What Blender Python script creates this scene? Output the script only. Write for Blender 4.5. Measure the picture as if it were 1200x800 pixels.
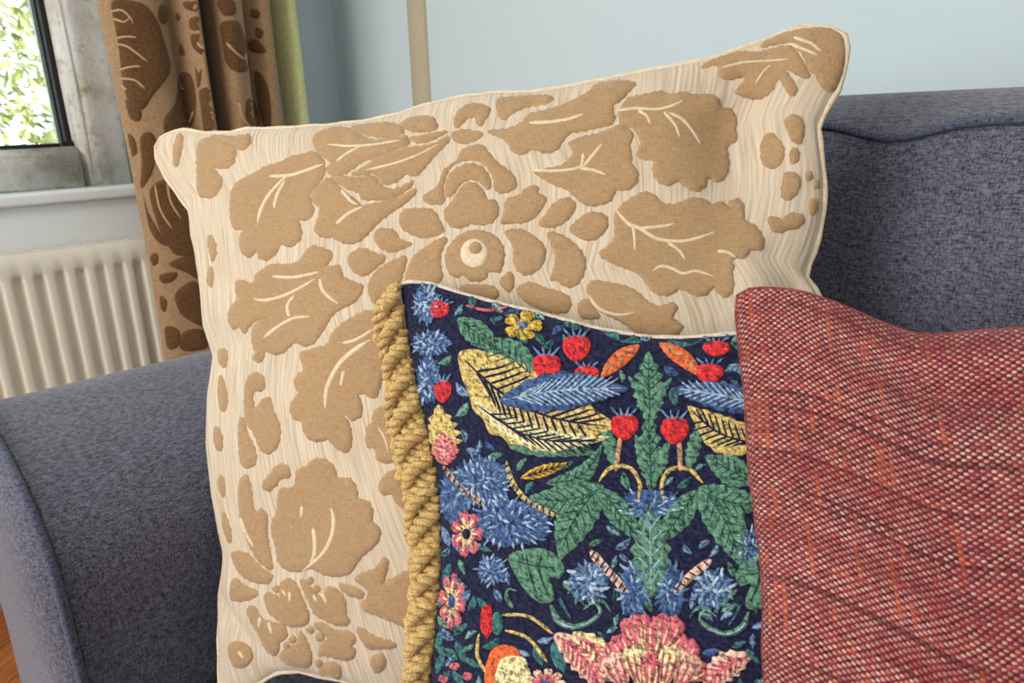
import bpy, bmesh, math, random
import numpy as np
from mathutils import Vector, Matrix
from mathutils.bvhtree import BVHTree
from mathutils.geometry import delaunay_2d_cdt

random.seed(7); rng = np.random.default_rng(7)
S = bpy.context.scene
for o in list(bpy.data.objects): bpy.data.objects.remove(o)
COL = S.collection

# ------------------------------------------------------------------ camera
FPX = 850.0
HEAD, PITCH, ROLL = math.radians(46.5), math.radians(17.5), math.radians(-1.5)
CAM = np.array([0.0, 0.0, 0.92])
_h = np.array([-math.sin(HEAD), math.cos(HEAD)])
FW = np.array([math.cos(PITCH)*_h[0], math.cos(PITCH)*_h[1], -math.sin(PITCH)])
_r = np.array([_h[1], -_h[0], 0.0]); _u = np.cross(_r, FW)
RT = math.cos(ROLL)*_r + math.sin(ROLL)*_u
UP = -math.sin(ROLL)*_r + math.cos(ROLL)*_u
cd = bpy.data.cameras.new('camera'); cam = bpy.data.objects.new('camera', cd); COL.objects.link(cam)
cd.sensor_width = 36; cd.lens = 36*FPX/1200; cd.clip_start = 0.02
M = Matrix(((RT[0], UP[0], -FW[0], CAM[0]), (RT[1], UP[1], -FW[1], CAM[1]), (RT[2], UP[2], -FW[2], CAM[2]), (0, 0, 0, 1)))
cam.matrix_world = M
cd.dof.use_dof = True; cd.dof.focus_distance = 0.58; cd.dof.aperture_fstop = 14
S.camera = cam

# ------------------------------------------------------------------ world, sun, large lights, exposure
S.view_settings.view_transform = 'Standard'; S.view_settings.look = 'None'
S.view_settings.gamma = 1; S.view_settings.use_curve_mapping = False
S.view_settings.exposure = -0.14
w = bpy.data.worlds.new('sky'); S.world = w; w.use_nodes = True
w.node_tree.nodes['Background'].inputs[0].default_value = (0.72, 0.87, 1.0, 1)
w.node_tree.nodes['Background'].inputs[1].default_value = 4.0

def light(name, kind, loc, target, energy, color=(1, 1, 1), **kw):
    l = bpy.data.lights.new(name, kind); l.energy = energy; l.color = color
    for k, v in kw.items(): setattr(l, k, v)
    o = bpy.data.objects.new(name, l); COL.objects.link(o); o.location = loc
    o.rotation_euler = (Vector(target)-Vector(loc)).to_track_quat('-Z', 'Y').to_euler()
    return o
light('sun', 'SUN', (3, -2, 6), (0, 0, 0), 9.0, (1.0, 0.93, 0.8), angle=0.01)
light('front_window_daylight', 'AREA', (-0.95, -2.85, 1.45), (-0.75, 0, 1.15), 80, (1.0, 0.965, 0.91), shape='RECTANGLE', size=2.2, size_y=1.5)
light('side_fill', 'AREA', (2.9, -1.3, 1.5), (0, -.6, 1.0), 22, (1.0, 0.97, 0.94), shape='RECTANGLE', size=1.6, size_y=1.3)  # added fill to brighten the window wall; the room has no opening here
light('overhead_fill', 'AREA', (-0.8, -0.8, 2.33), (-0.8, -0.8, 0), 18, (1.0, 0.95, 0.88), shape='DISK', size=0.7)  # added soft fill from overhead, stands for no known lamp

# ------------------------------------------------------------------ helpers
def srgb(r, g, b):
    f = lambda c: (c/255/12.92) if c/255 <= .04045 else ((c/255+.055)/1.055)**2.4
    return (f(r), f(g), f(b), 1)
def ray(px, py):
    d = FW*FPX + RT*(px-600) + UP*(400-py); return d/np.linalg.norm(d)
def tag(o, label=None, cat=None, group=None, kind=None):
    if label: o['label'] = label
    if cat: o['category'] = cat
    if group: o['group'] = group
    if kind: o['kind'] = kind
    return o
def empty(name, loc):
    o = bpy.data.objects.new(name, None); COL.objects.link(o); o.location = loc; o.empty_display_size = .05; return o
def link(name, me, mat=None, parent=None, smooth=True):
    """mesh is in world coordinates; keep it there under a translated parent"""
    o = bpy.data.objects.new(name, me); COL.objects.link(o)
    if mat: me.materials.append(mat)
    if smooth: me.polygons.foreach_set('use_smooth', [True]*len(me.polygons))
    if parent:
        o.parent = parent
        if parent.parent is None: o.matrix_parent_inverse = Matrix.Translation(-parent.location)
    return o
def mesh(name, v, f, uv=None):
    me = bpy.data.meshes.new(name); me.from_pydata([tuple(map(float, p)) for p in v], [], [tuple(map(int, q)) for q in f]); me.update()
    if uv is not None:
        l = me.uv_layers.new(name='UVMap'); vi = np.zeros(len(me.loops), int); me.loops.foreach_get('vertex_index', vi)
        l.data.foreach_set('uv', np.asarray(uv, float)[vi].ravel())
    return me
def box(name, x0, x1, y0, y1, z0, z1, mat, parent=None, bev=0.0):
    bm = bmesh.new(); bmesh.ops.create_cube(bm, size=1)
    for v in bm.verts:
        v.co = Vector((x0 if v.co.x < 0 else x1, y0 if v.co.y < 0 else y1, z0 if v.co.z < 0 else z1))
    if bev: bmesh.ops.bevel(bm, geom=bm.edges[:], offset=bev, segments=3, profile=.5, affect='EDGES')
    me = bpy.data.meshes.new(name); bm.to_mesh(me); bm.free()
    return link(name, me, mat, parent, smooth=False)
def tube(path, rad, sides=8, closed=False):
    """verts, faces of a tube along a polyline; rad scalar or list"""
    P = np.asarray(path, float); n = len(P); R = np.broadcast_to(rad, (n,))
    T = np.gradient(P, axis=0) if not closed else np.roll(P, -1, 0)-np.roll(P, 1, 0)
    T /= np.linalg.norm(T, axis=1)[:, None]+1e-12
    nrm = np.cross(T[0], [0.3, 0.2, 1.0]); nrm /= np.linalg.norm(nrm); V = []
    for i in range(n):
        nrm = nrm - T[i]*(nrm@T[i]); nrm /= np.linalg.norm(nrm); b = np.cross(T[i], nrm)
        for k in range(sides):
            a = 2*math.pi*k/sides; V.append(P[i]+R[i]*(math.cos(a)*nrm+math.sin(a)*b))
    Fc = []
    for i in range(n if closed else n-1):
        j = (i+1) % n
        for k in range(sides):
            k2 = (k+1) % sides; Fc.append((i*sides+k, i*sides+k2, j*sides+k2, j*sides+k))
    if not closed:
        Fc.append(tuple(range(sides))[::-1]); Fc.append(tuple((n-1)*sides+k for k in range(sides)))
    return V, Fc
def merge(parts):
    V, Fc = [], []
    for v, f in parts:
        o = len(V); V += list(v); Fc += [tuple(i+o for i in q) for q in f]
    return V, Fc
def catmull(P, closed, step):
    P = np.asarray(P, float); n = len(P); out = []
    rng_ = range(n if closed else n-1)
    for i in rng_:
        if closed: a, b, c, d = P[i-1], P[i], P[(i+1) % n], P[(i+2) % n]
        else: a, b, c, d = P[max(i-1, 0)], P[i], P[i+1], P[min(i+2, n-1)]
        m = max(1, int(np.linalg.norm(c-b)/step))
        for k in range(m):
            t = k/m
            out.append(.5*((2*b)+(c-a)*t+(2*a-5*b+4*c-d)*t*t+(3*b-a-3*c+d)*t**3))
    if not closed: out.append(P[-1])
    return np.array(out)
def resample(P, n):
    P = np.asarray(P, float); s = np.r_[0, np.cumsum(np.linalg.norm(np.diff(P, axis=0), axis=1))]
    t = np.linspace(0, s[-1], n); return np.stack([np.interp(t, s, P[:, k]) for k in range(P.shape[1])], 1)

# ------------------------------------------------------------------ materials
class NT:
    def __init__(s, name):
        s.m = bpy.data.materials.new(name); s.m.use_nodes = True; s.t = s.m.node_tree
        s.b = s.t.nodes['Principled BSDF']; s.out = s.t.nodes['Material Output']
    def n(s, typ, ins=None, **pr):
        nd = s.t.nodes.new('ShaderNode'+typ)
        for k, v in pr.items(): setattr(nd, k, v)
        for k, v in (ins or {}).items(): s.set(nd.inputs[k], v)
        return nd
    def set(s, sock, v):
        if hasattr(v, 'is_output'): s.t.links.new(v, sock)
        else: sock.default_value = v
    def math(s, op, a, b=None, c=None):
        nd = s.n('Math', operation=op); s.set(nd.inputs[0], a)
        if b is not None: s.set(nd.inputs[1], b)
        if c is not None: s.set(nd.inputs[2], c)
        return nd.outputs[0]
    def mix(s, fac, a, b, mode='MIX'):
        nd = s.n('Mix', data_type='RGBA', blend_type=mode); s.set(nd.inputs[0], fac); s.set(nd.inputs[6], a); s.set(nd.inputs[7], b); return nd.outputs[2]
    def ramp(s, fac, stops):
        nd = s.n('ValToRGB'); e = nd.color_ramp.elements
        while len(e) < len(stops): e.new(.5)
        for k, (p, c) in enumerate(stops): e[k].position = p; e[k].color = c if len(c) == 4 else (*c, 1)
        s.set(nd.inputs[0], fac); return nd.outputs[0]
    def coord(s, which='Object', scale=(1, 1, 1)):
        tc = s.n('TexCoord'); mp = s.n('Mapping'); s.t.links.new(tc.outputs[which], mp.inputs[0]); mp.inputs['Scale'].default_value = scale
        return mp.outputs[0]
    def noise(s, vec, scale, detail=2, rough=.5, out=0):
        return s.n('TexNoise', {'Vector': vec, 'Scale': scale, 'Detail': detail, 'Roughness': rough}).outputs[out]
    def bump(s, h, strength=.3, dist=.002):
        nd = s.n('Bump', {'Height': h, 'Strength': strength, 'Distance': dist}); s.set(s.b.inputs['Normal'], nd.outputs[0])
    def base(s, c, rough=.8, sheen=0, spec=.3):
        s.set(s.b.inputs['Base Color'], c); s.b.inputs['Roughness'].default_value = rough
        s.b.inputs['Sheen Weight'].default_value = sheen; s.b.inputs['Specular IOR Level'].default_value = spec
        return s.m

BW = lambda v: (v, v, v, 1)
def plain(name, c, rough=.6, spec=.4, nz=0, scale=30, bump=0):
    k = NT(name)
    if nz:
        n = k.noise(k.coord(), scale, 4); col = k.mix(k.math('MULTIPLY', n, nz*2), c, tuple(x*.55 for x in c[:3])+(1,))
        if bump: k.bump(n, bump)
    else: col = c
    return k.base(col, rough, 0, spec)
def woven(name, dark, light, scale=900, rough=.95, sheen=.15, contrast=(.38, .64), bump=.5, blot=.0):
    """crossed thread weave: two noises, each stretched along one thread direction"""
    k = NT(name)
    a = k.noise(k.coord(scale=(1, 1, .22)), scale, 2, .6); b = k.noise(k.coord(scale=(.22, .22, 1)), scale, 2, .6)
    h = k.math('MULTIPLY', k.math('ADD', a, b), .5)
    f = k.ramp(h, [(contrast[0], BW(0)), (contrast[1], BW(1))])
    col = k.mix(f, dark, light)
    if blot: col = k.mix(k.math('MULTIPLY', k.noise(k.coord(), 14, 3), blot), col, dark)
    k.bump(h, bump, .0012)
    return k.base(col, rough, sheen, .15)

m_wall = plain('pale_blue_paint', srgb(206, 222, 229), .55, .3, .04, 6, .02)
m_white = plain('white_paint', srgb(238, 241, 242), .4, .4)
m_ceiling = plain('ceiling_paint', srgb(235, 235, 232), .8, .2)
m_rad = plain('radiator_enamel', srgb(236, 230, 214), .3, .5)
m_radgr = plain('radiator_grille_enamel', srgb(205, 200, 186), .4, .4)
m_black = plain('black_metal', srgb(26, 29, 33), .45, .5, .3, 220, .4)
m_strip = plain('tan_strip', srgb(186, 176, 152), .8, .4)
k = NT('limestone')
v = k.coord()
st = k.ramp(k.noise(v, 9, 5, .65), [(.3, srgb(176, 174, 160)), (.5, srgb(214, 214, 208)), (.7, srgb(228, 230, 230))])
st = k.mix(k.ramp(k.noise(v, 23, 4, .7), [(.55, BW(0)), (.72, BW(1))]), st, srgb(168, 156, 116))
k.bump(k.noise(v, 60, 5, .7), .6, .006); m_stone = k.base(st, .9, 0, .2)
k = NT('window_glass'); k.b.inputs['Transmission Weight'].default_value = 1; k.b.inputs['IOR'].default_value = 1.02
m_glass = k.base((.97, 1, .98, 1), .0)

m_sofa = woven('sofa_weave', srgb(49, 49, 61), srgb(127, 127, 147), 820, contrast=(.38, .65), sheen=.25, blot=.25)
m_sofapipe = woven('sofa_piping_weave', srgb(46, 50, 66), srgb(104, 110, 134), 900)
m_foot = plain('dark_wood', srgb(58, 38, 24), .4, .4, .2, 20)

# cream ground: fine vertical ribs with silvery slubs
k = NT('cream_ribbed_weave')
uv = k.coord('UV', (1, 1, 1)); sx = k.n('SeparateXYZ', {0: uv}).outputs
rib = k.math('SINE', k.math('ADD', k.math('MULTIPLY', sx[0], 980), k.math('MULTIPLY', k.noise(k.coord('UV', (40, 3, 1)), 1, 2), 6)))
slub = k.noise(k.coord('UV', (260, 9, 1)), 1, 3, .6)
cr = k.ramp(slub, [(.3, srgb(178, 158, 132)), (.5, srgb(205, 189, 166)), (.68, srgb(218, 206, 188))])
cr = k.mix(k.ramp(rib, [(.0, BW(.1)), (.6, BW(0))]), cr, srgb(186, 164, 132))
k.bump(k.math('ADD', k.math('MULTIPLY', rib, .25), slub), .22, .0014); m_cream = k.base(cr, .75, .2, .3)
# brown cut velvet
k = NT('tan_cut_velvet')
a = k.noise(k.coord('UV', (700, 90, 1)), 1, 2); b = k.noise(k.coord('UV', (70, 560, 1)), 1, 2)
h = k.math('ADD', a, b)
vc = k.ramp(k.math('MULTIPLY', h, .5), [(.32, srgb(146, 116, 82)), (.5, srgb(170, 139, 103)), (.68, srgb(186, 156, 120))])
vc = k.mix(k.math('MULTIPLY', k.noise(k.coord(), 25, 3), .25), vc, srgb(190, 160, 122))
k.bump(h, .35, .001); m_velvet = k.base(vc, 1, .35, .08)
k.b.inputs['Sheen Roughness'].default_value = .45
m_vein = woven('cream_outline_weave', srgb(208, 188, 156), srgb(230, 216, 192), 700, sheen=.2)

m_curtain = woven('curtain_ground_weave', srgb(146, 116, 86), srgb(180, 148, 114), 500, sheen=.2)
m_curtmot = woven('curtain_velvet', srgb(84, 58, 34), srgb(118, 86, 54), 500, sheen=.2)
m_curtvein = woven('curtain_outline_weave', srgb(186, 150, 110), srgb(210, 178, 138), 500)
m_lining = woven('curtain_lining', srgb(196, 200, 140), srgb(226, 228, 176), 400, sheen=0)

# red tweed: dotted basket weave with dark rows and orange slubs
def tweed():
    k = NT('red_tweed'); NUM, NVM = 204.0, 290.0
    warp = k.noise(k.coord('UV', (6, 6, 1)), 1, 2, out=1)
    uvw = k.n('VectorMath', {0: k.coord('UV'), 1: k.n('VectorMath', {0: warp, 'Scale': .012}, operation='SCALE').outputs[0]}, operation='ADD').outputs[0]
    s = k.n('SeparateXYZ', {0: uvw}).outputs
    U = k.math('MULTIPLY', s[0], NUM); V = k.math('MULTIPLY', s[1], NVM)
    fu = k.math('FLOOR', U); fv = k.math('FLOOR', V)
    par = k.math('ABSOLUTE', k.math('MODULO', k.math('ADD', fu, fv), 2.0))
    du = k.math('SUBTRACT', k.math('FRACT', U), .5); dv = k.math('SUBTRACT', k.math('FRACT', V), .5)
    r2 = k.math('ADD', k.math('MULTIPLY', du, du), k.math('MULTIPLY', k.math('MULTIPLY', dv, dv), 1.3))
    knot = k.math('SUBTRACT', 1.0, k.math('MULTIPLY', r2, 3.4)); knot = k.math('MAXIMUM', knot, 0)
    def vec(a, b): return k.n('CombineXYZ', {0: a, 1: b}).outputs[0]
    cell = k.n('TexWhiteNoise', {'Vector': vec(fu, fv)}, noise_dimensions='3D').outputs[0]
    rowc = k.noise(vec(k.math('MULTIPLY', s[0], 3.0), fv), 1.0, 1)
    rown = k.n('TexWhiteNoise', {'Vector': vec(.5, fv)}, noise_dimensions='3D').outputs[0]
    coln = k.n('TexWhiteNoise', {'Vector': vec(fu, .5)}, noise_dimensions='3D').outputs[0]
    strk = k.noise(vec(fu, k.math('MULTIPLY', s[1], 15.0)), 1.0, 1)
    light = k.ramp(cell, [(.0, srgb(196, 122, 120)), (.4, srgb(216, 162, 152)), (.8, srgb(232, 208, 186)), (1, srgb(226, 140, 108))])
    dark = k.ramp(k.math('ADD', k.math('MULTIPLY', cell, .4), k.math('MULTIPLY', rowc, .6)), [(.25, srgb(74, 24, 36)), (.5, srgb(130, 42, 54)), (.75, srgb(160, 64, 66))])
    isl = k.math('MULTIPLY', k.math('LESS_THAN', par, .5), k.ramp(knot, [(.0, BW(0)), (.32, BW(1))]))
    col = k.mix(isl, dark, light)
    # orange slubs on some columns
    om = k.math('MULTIPLY', k.math('GREATER_THAN', coln, .80), k.ramp(strk, [(.5, BW(0)), (.58, BW(.5))]))
    col = k.mix(om, col, srgb(214, 104, 62))
    # dark rows
    dm = k.math('MULTIPLY', k.math('GREATER_THAN', rown, .80), k.ramp(rowc, [(.46, BW(0)), (.58, BW(.8))]))
    dm = k.math('MULTIPLY', dm, k.ramp(k.math('ABSOLUTE', dv), [(.25, BW(1)), (.45, BW(.25))]))
    col = k.mix(dm, col, srgb(58, 18, 26))
    big = k.noise(k.coord('UV', (2.2, 22, 1)), 1, 2)
    col = k.mix(k.ramp(big, [(.48, BW(0)), (.66, BW(.45))]), col, srgb(120, 26, 34))
    k.bump(k.math('ADD', knot, k.math('MULTIPLY', dm, -1.0)), .7, .0016)
    return k.base(col, .9, .1, .2)
m_tweed = tweed(); m_tweedseam = woven('tweed_seam', srgb(104, 36, 42), srgb(172, 96, 90), 900)

def thread(name, c, dark=.36, light=1.5, spk=.7):
    """woven wool thread colour, speckled by the weave"""
    k = NT(name)
    a = k.noise(k.coord('UV', (150, 90, 1)), 1, 2, .6); b = k.noise(k.coord('UV', (90, 240, 1)), 1, 2, .6)
    h = k.math('MULTIPLY', k.math('ADD', a, b), .5)
    lo = tuple(x*dark for x in c[:3])+(1,); hi = tuple(min(1, x*light+.01) for x in c[:3])+(1,)
    col = k.ramp(h, [(.39, lo), (.48, c), (.6, hi)])
    sp = k.noise(k.coord('UV', (130, 95, 1)), 1, 3, .7)
    col = k.mix(k.ramp(sp, [(.53, BW(0)), (.60, BW(spk))]), col, srgb(24, 28, 56))
    k.bump(k.math('SUBTRACT', h, k.math('MULTIPLY', sp, .6)), 1.0, .002); return k.base(col, .95, .1, .15)
m_navy = thread('navy_thread', srgb(26, 29, 58), .6, 1.5, 0)
TH = dict(green=thread('green_thread', srgb(92, 136, 112)), teal=thread('teal_thread', srgb(62, 112, 112)), blue=thread('blue_thread', srgb(104, 136, 172)),
          slate=thread('slate_thread', srgb(66, 92, 138)), pale=thread('pale_blue_thread', srgb(160, 184, 206), .6), gold=thread('gold_thread', srgb(206, 182, 112)),
          red=thread('red_thread', srgb(206, 48, 52), .6), pink=thread('pink_thread', srgb(204, 104, 116)), blush=thread('blush_thread', srgb(232, 186, 164)),
          orange=thread('orange_thread', srgb(224, 104, 56), .7), tan=thread('tan_thread', srgb(186, 148, 112)), straw=thread('straw_thread', srgb(226, 212, 160)), ink=thread('ink_thread', srgb(30, 34, 62)),
          yellow=thread('yellow_thread', srgb(206, 168, 62)), dkgreen=thread('deep_green_thread', srgb(46, 82, 74)))
m_calico = woven('calico_back', srgb(200, 186, 172), srgb(232, 222, 210), 700)
k = NT('gold_cord')
gc = k.ramp(k.noise(k.coord(), 900, 2), [(.3, srgb(150, 114, 58)), (.5, srgb(204, 170, 104)), (.7, srgb(232, 206, 146))])
k.bump(k.noise(k.coord(scale=(1, 1, 1)), 1200, 2), .5, .001); m_cord = k.base(gc, .7, .2, .3)
k = NT('oak_parquet')
oi = k.n('ObjectInfo').outputs['Random']
gr = k.noise(k.coord('Object', (6, 90, 30)), 1, 4, .6)
oc = k.ramp(gr, [(.3, srgb(104, 52, 14)), (.5, srgb(156, 88, 28)), (.7, srgb(184, 112, 44))])
oc = k.mix(k.math('MULTIPLY', oi, .6), oc, srgb(112, 58, 18)); m_oak = k.base(oc, .35, 0, .5)
m_subfloor = plain('dark_joint', srgb(40, 22, 10), .8)
k = NT('hedge_leaf')
lc = k.ramp(k.noise(k.coord(), 9, 3), [(.36, srgb(132, 142, 80)), (.47, srgb(180, 184, 118)), (.58, srgb(222, 216, 178))])
k.b.inputs['Transmission Weight'].default_value = 0; m_leaf = k.base(lc, .6, 0, .3)
m_ground = plain('garden_ground', srgb(150, 160, 110), .9, .1, .3, 3)

# ------------------------------------------------------------------ room shell
XW, YB, XE, YF, ZC = -1.85, 1.12, 3.0, -3.0, 2.4      # window wall, wall behind the sofa, far walls, ceiling
box('floor', XW-.3, XE+.1, YF-.1, YB+.1, -.12, -.012, m_subfloor)['kind'] = 'structure'
floor = bpy.data.objects['floor']
box('ceiling', XW-.4, XE+.1, YF-.1, YB+.1, ZC, ZC+.1, m_ceiling)['kind'] = 'structure'
box('wall_back', XW-.4, XE+.1, YB, YB+.1, -.1, ZC, m_wall)['kind'] = 'structure'
box('wall_right', XE, XE+.1, YF, YB, -.1, ZC, m_wall)['kind'] = 'structure'
box('wall_front', XW-.4, XE+.1, YF-.1, YF, -.1, ZC, m_wall)['kind'] = 'structure'
WY0, WY1, WZ0, WZ1 = -.78, .566, .784, 1.95
def wall_with_hole():
    x0, x1 = XW-.35, XW; V = []; Fc = []
    def add(y0, y1, z0, z1):
        o = len(V)
        for x in (x0, x1):
            for y, z in ((y0, z0), (y1, z0), (y1, z1), (y0, z1)): V.append((x, y, z))
        Fc.extend([tuple(o+i for i in q) for q in ((0, 3, 2, 1), (4, 5, 6, 7), (0, 1, 5, 4), (1, 2, 6, 5), (2, 3, 7, 6), (3, 0, 4, 7))])
    add(YF-.1, WY0, -.1, ZC); add(WY1, YB+.1, -.1, ZC); add(WY0, WY1, -.1, WZ0); add(WY0, WY1, WZ1, ZC)
    return mesh('wall_left', V, Fc)
o = link('wall_left', wall_with_hole(), m_wall, smooth=False); o['kind'] = 'structure'
# baseboards
b1 = box('baseboard_left', XW, XW+.018, YF, YB, 0, .12, m_white, None, .004); b1['kind'] = 'structure'
b2 = box('baseboard_back', XW+.018, XE, YB-.018, YB, 0, .12, m_white, None, .004); b2['kind'] = 'structure'
# upright tan strip for a soft band on the back wall, cause unknown
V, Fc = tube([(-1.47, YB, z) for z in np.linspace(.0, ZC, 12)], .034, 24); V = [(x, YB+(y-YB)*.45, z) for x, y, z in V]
o = link('wall_strip_1', mesh('wall_strip_1', V, Fc), m_strip); o['kind'] = 'structure'; o['label'] = 'tan upright strip on the pale blue wall'
# window: stone surround, black casement, glass, painted board
win = empty('window_1', (XW, -.1, WZ0)); win['kind'] = 'structure'; win['label'] = 'stone framed window with black metal casement'
def stone_bar(name, y0, y1, z0, z1, side):
    """a weathered stone member with a splayed inner arris"""
    bm = bmesh.new(); bmesh.ops.create_cube(bm, size=1)
    for v in bm.verts: v.co = Vector((XW-.20 if v.co.x < 0 else XW-.022, y0 if v.co.y < 0 else y1, z0 if v.co.z < 0 else z1))
    ed = []
    for e in bm.edges:
        c = (e.verts[0].co+e.verts[1].co)/2
        if c.x > XW-.03 and ((side == 'y+' and abs(c.y-y0) < 1e-4) or (side == 'y-' and abs(c.y-y1) < 1e-4) or (side == 'z' and abs(c.z-z1) < 1e-4) or (side == 'zt' and abs(c.z-z0) < 1e-4)): ed.append(e)
    bmesh.ops.bevel(bm, geom=ed, offset=.035, segments=3, profile=.5, affect='EDGES')
    bmesh.ops.subdivide_edges(bm, edges=bm.edges[:], cuts=5, use_grid_fill=True)
    for v in bm.verts: v.co += Vector(rng.normal(0, .0012, 3))
    me = bpy.data.meshes.new(name); bm.to_mesh(me); bm.free(); return link(name, me, m_stone, win)
stone_bar('stone_jamb', .462, WY1-.004, WZ0, WZ1, 'y+'); stone_bar('stone_jamb', WY0, WY0+.1, WZ0, WZ1, 'y-')
stone_bar('stone_sill', WY0+.1, .462, WZ0, .872, 'z'); stone_bar('stone_lintel', WY0+.1, .462, WZ1-.09, WZ1, 'zt')
gx = XW-.075
fr = box('casement_bar', gx-.012, gx+.012, .440, .462, .872, WZ1-.09, m_black, win, .003)
box('casement_bar', gx-.012, gx+.012, WY0+.1, WY0+.122, .872, WZ1-.09, m_black, win, .003)
box('casement_bar', gx-.010, gx+.010, WY0+.122, .440, .872, .880, m_black, win, .002)
box('casement_bar', gx-.012, gx+.012, WY0+.122, .440, WZ1-.112, WZ1-.09, m_black, win, .003)
box('casement_bar', gx-.010, gx+.010, -.185, -.165, .880, WZ1-.112, m_black, win, .003)
V, Fc = tube([(gx+.014, .452, z) for z in np.linspace(.876, WZ1-.1, 160)], [.006+.002*(i % 2) for i in range(160)], 8)
link('casement_seal', mesh('casement_seal', V, Fc), m_black, win)
box('corner_bracket', gx+.012, gx+.024, .436, .478, .868, .884, m_black, win, .004)
for y0, y1 in ((-.165, .440), (WY0+.122, -.185)): box('pane', gx-.003, gx+.003, y0, y1, .880, WZ1-.112, m_glass, win)
box('window_board', XW-.02, XW+.028, WY0-.06, WY1+.05, .757, .783, m_white, win, .007)
box('apron_panel', XW, XW+.012, WY0-.04, WY1+.03, .45, .757, m_white, win, .003)

# parquet blocks laid in herringbone where the floor shows beside the sofa arm
pl = bpy.data.meshes.new('plank')
bm = bmesh.new(); bmesh.ops.create_cube(bm, size=1)
for v in bm.verts: v.co = Vector((v.co.x*.348, v.co.y*.0865, -.012 if v.co.z < 0 else 0))
bmesh.ops.bevel(bm, geom=[e for e in bm.edges if min(e.verts[0].co.z, e.verts[1].co.z) > -.001], offset=.0015, segments=1, affect='EDGES')
bm.to_mesh(pl); bm.free(); pl.materials.append(m_oak)
Wp, Lp = .0875, .35
cells = []
for i in range(-40, 41):
    for j in range(-14, 15):
        bx, by = i*Wp + j*Lp, i*Wp - j*Lp
        cells.append((bx+Lp/2, by+Wp/2, 0)); cells.append((bx+Wp/2-Wp+Wp, by+Wp+Lp/2, 90))
ca = math.radians(33); n_pl = 0; rest = []
for (x, y, r) in cells:
    X, Y = x*math.cos(ca)-y*math.sin(ca)-1.35, x*math.sin(ca)+y*math.cos(ca)+.05
    if not (XW < X < XE and YF < Y < YB): continue
    if -1.86 < X < -.4 and -1.3 < Y < 1.1 and n_pl < 290:
        p = bpy.data.objects.new('plank', pl); COL.objects.link(p); p.parent = floor
        p.location = (X, Y, 0); p.rotation_euler.z = math.radians(r)+ca; n_pl += 1
    else: rest.append((X, Y, math.radians(r)+ca))
pv = np.array([v.co for v in pl.vertices]); pf = [tuple(q.vertices) for q in pl.polygons]; parts = []
for (X, Y, a) in rest:
    c_, s_ = math.cos(a), math.sin(a)
    parts.append((np.stack([pv[:, 0]*c_-pv[:, 1]*s_+X, pv[:, 0]*s_+pv[:, 1]*c_+Y, pv[:, 2]], 1), pf))
V, Fc = merge(parts); o = link('far_planks', mesh('far_planks', V, Fc), m_oak, floor, smooth=False); o['kind'] = 'stuff'; o.matrix_parent_inverse = Matrix()

# garden seen through the panes
gd = box('ground', -14, XW-.4, -9, 9, -.3, -.1, m_ground); gd['kind'] = 'structure'
def hedge():
    V, Fc = [], []
    n = 52000
    for i in range(n):
        x = -3.1 - abs(rng.normal(0, .55)); y = rng.uniform(-2.6, 3.4); z = rng.uniform(-.1, 3.4)
        L = rng.uniform(.03, .10); W = L*rng.uniform(.12, .24)
        d = np.array([rng.normal(.2, .5), rng.normal(.5, .5), rng.normal(-.5, .6)]); d /= np.linalg.norm(d)
        s = np.cross(d, rng.normal(0, 1, 3)); s /= np.linalg.norm(s); c = np.array([x, y, z]); o = len(V); b = np.cross(d, s)*W*.3
        V += [c, c+d*L*.45+s*W+b, c+d*L, c+d*L*.45-s*W+b]; Fc += [(o, o+1, o+2), (o, o+2, o+3)]
    return mesh('hedge', V, Fc)
tag(link('hedge_foliage', hedge(), m_leaf), 'sunlit pale green hedge foliage outside the window', 'foliage', kind='stuff')

# ------------------------------------------------------------------ radiator
def radiator():
    r = empty('radiator', (XW+.06, -.05, .12)); tag(r, 'cream enamelled ribbed panel radiator under the stone window', 'radiator')
    xf = XW+.11; y0, y1, z0, z1 = -.63, .548, .13, .672
    pitch = .0385; ys = []; dep = []
    c = y1-.030
    ys.append(y1); dep.append(0.0)
    while c-pitch > y0+.01:
        for q, d in ((0, 0), (.004, .10), (.007, .75), (.010, 1), (.018, 1), (.021, .75), (.024, .10), (.028, 0)):
            ys.append(c-q); dep.append(d)
        c -= pitch
    ys.append(y0); dep.append(0)
    zs = [z0, z0+.004, .168, .172, .178, .19, .4, .600, .612, .620, .625, .630, z1-.004, z1]; ez = [0, 0, 0, .3, .8, 1, 1, 1, .95, .7, .3, 0, 0, 0]
    V = [];  Fc = []; ny = len(ys)
    for z, e in zip(zs, ez):
        for y, d in zip(ys, dep):
            V.append((xf-.013*d*e-(.004 if z in (z0, z1) else 0), y, z))
    for i in range(len(zs)-1):
        for j in range(ny-1): Fc.append((i*ny+j, i*ny+j+1, (i+1)*ny+j+1, (i+1)*ny+j))
    o = link('front_panel', mesh('front_panel', V, Fc), m_rad, r)
    box('body', XW+.034, xf-.014, y0+.004, y1-.004, z0+.01, z1-.012, m_radgr, r, .003)
    box('side_panel', XW+.03, xf-.002, y1-.001, y1+.003, z0, z1-.002, m_rad, r)
    box('side_panel', XW+.03, xf-.002, y0-.003, y0+.001, z0, z1-.002, m_rad, r)
    box('top_rail', xf-.012, xf-.003, y0, y1, z1-.003, z1+.002, m_rad, r)
    for k_ in range(38):
        yy = y0+.03+k_*.03
        box('grille_bar', XW+.034, xf-.012, yy, yy+.006, z1-.012, z1-.003, m_radgr, r)
    for yy in (y0+.1, y1-.1): box('bracket', XW+.006, XW+.034, yy, yy+.03, z0+.05, z1-.05, m_radgr, r)
radiator()

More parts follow.
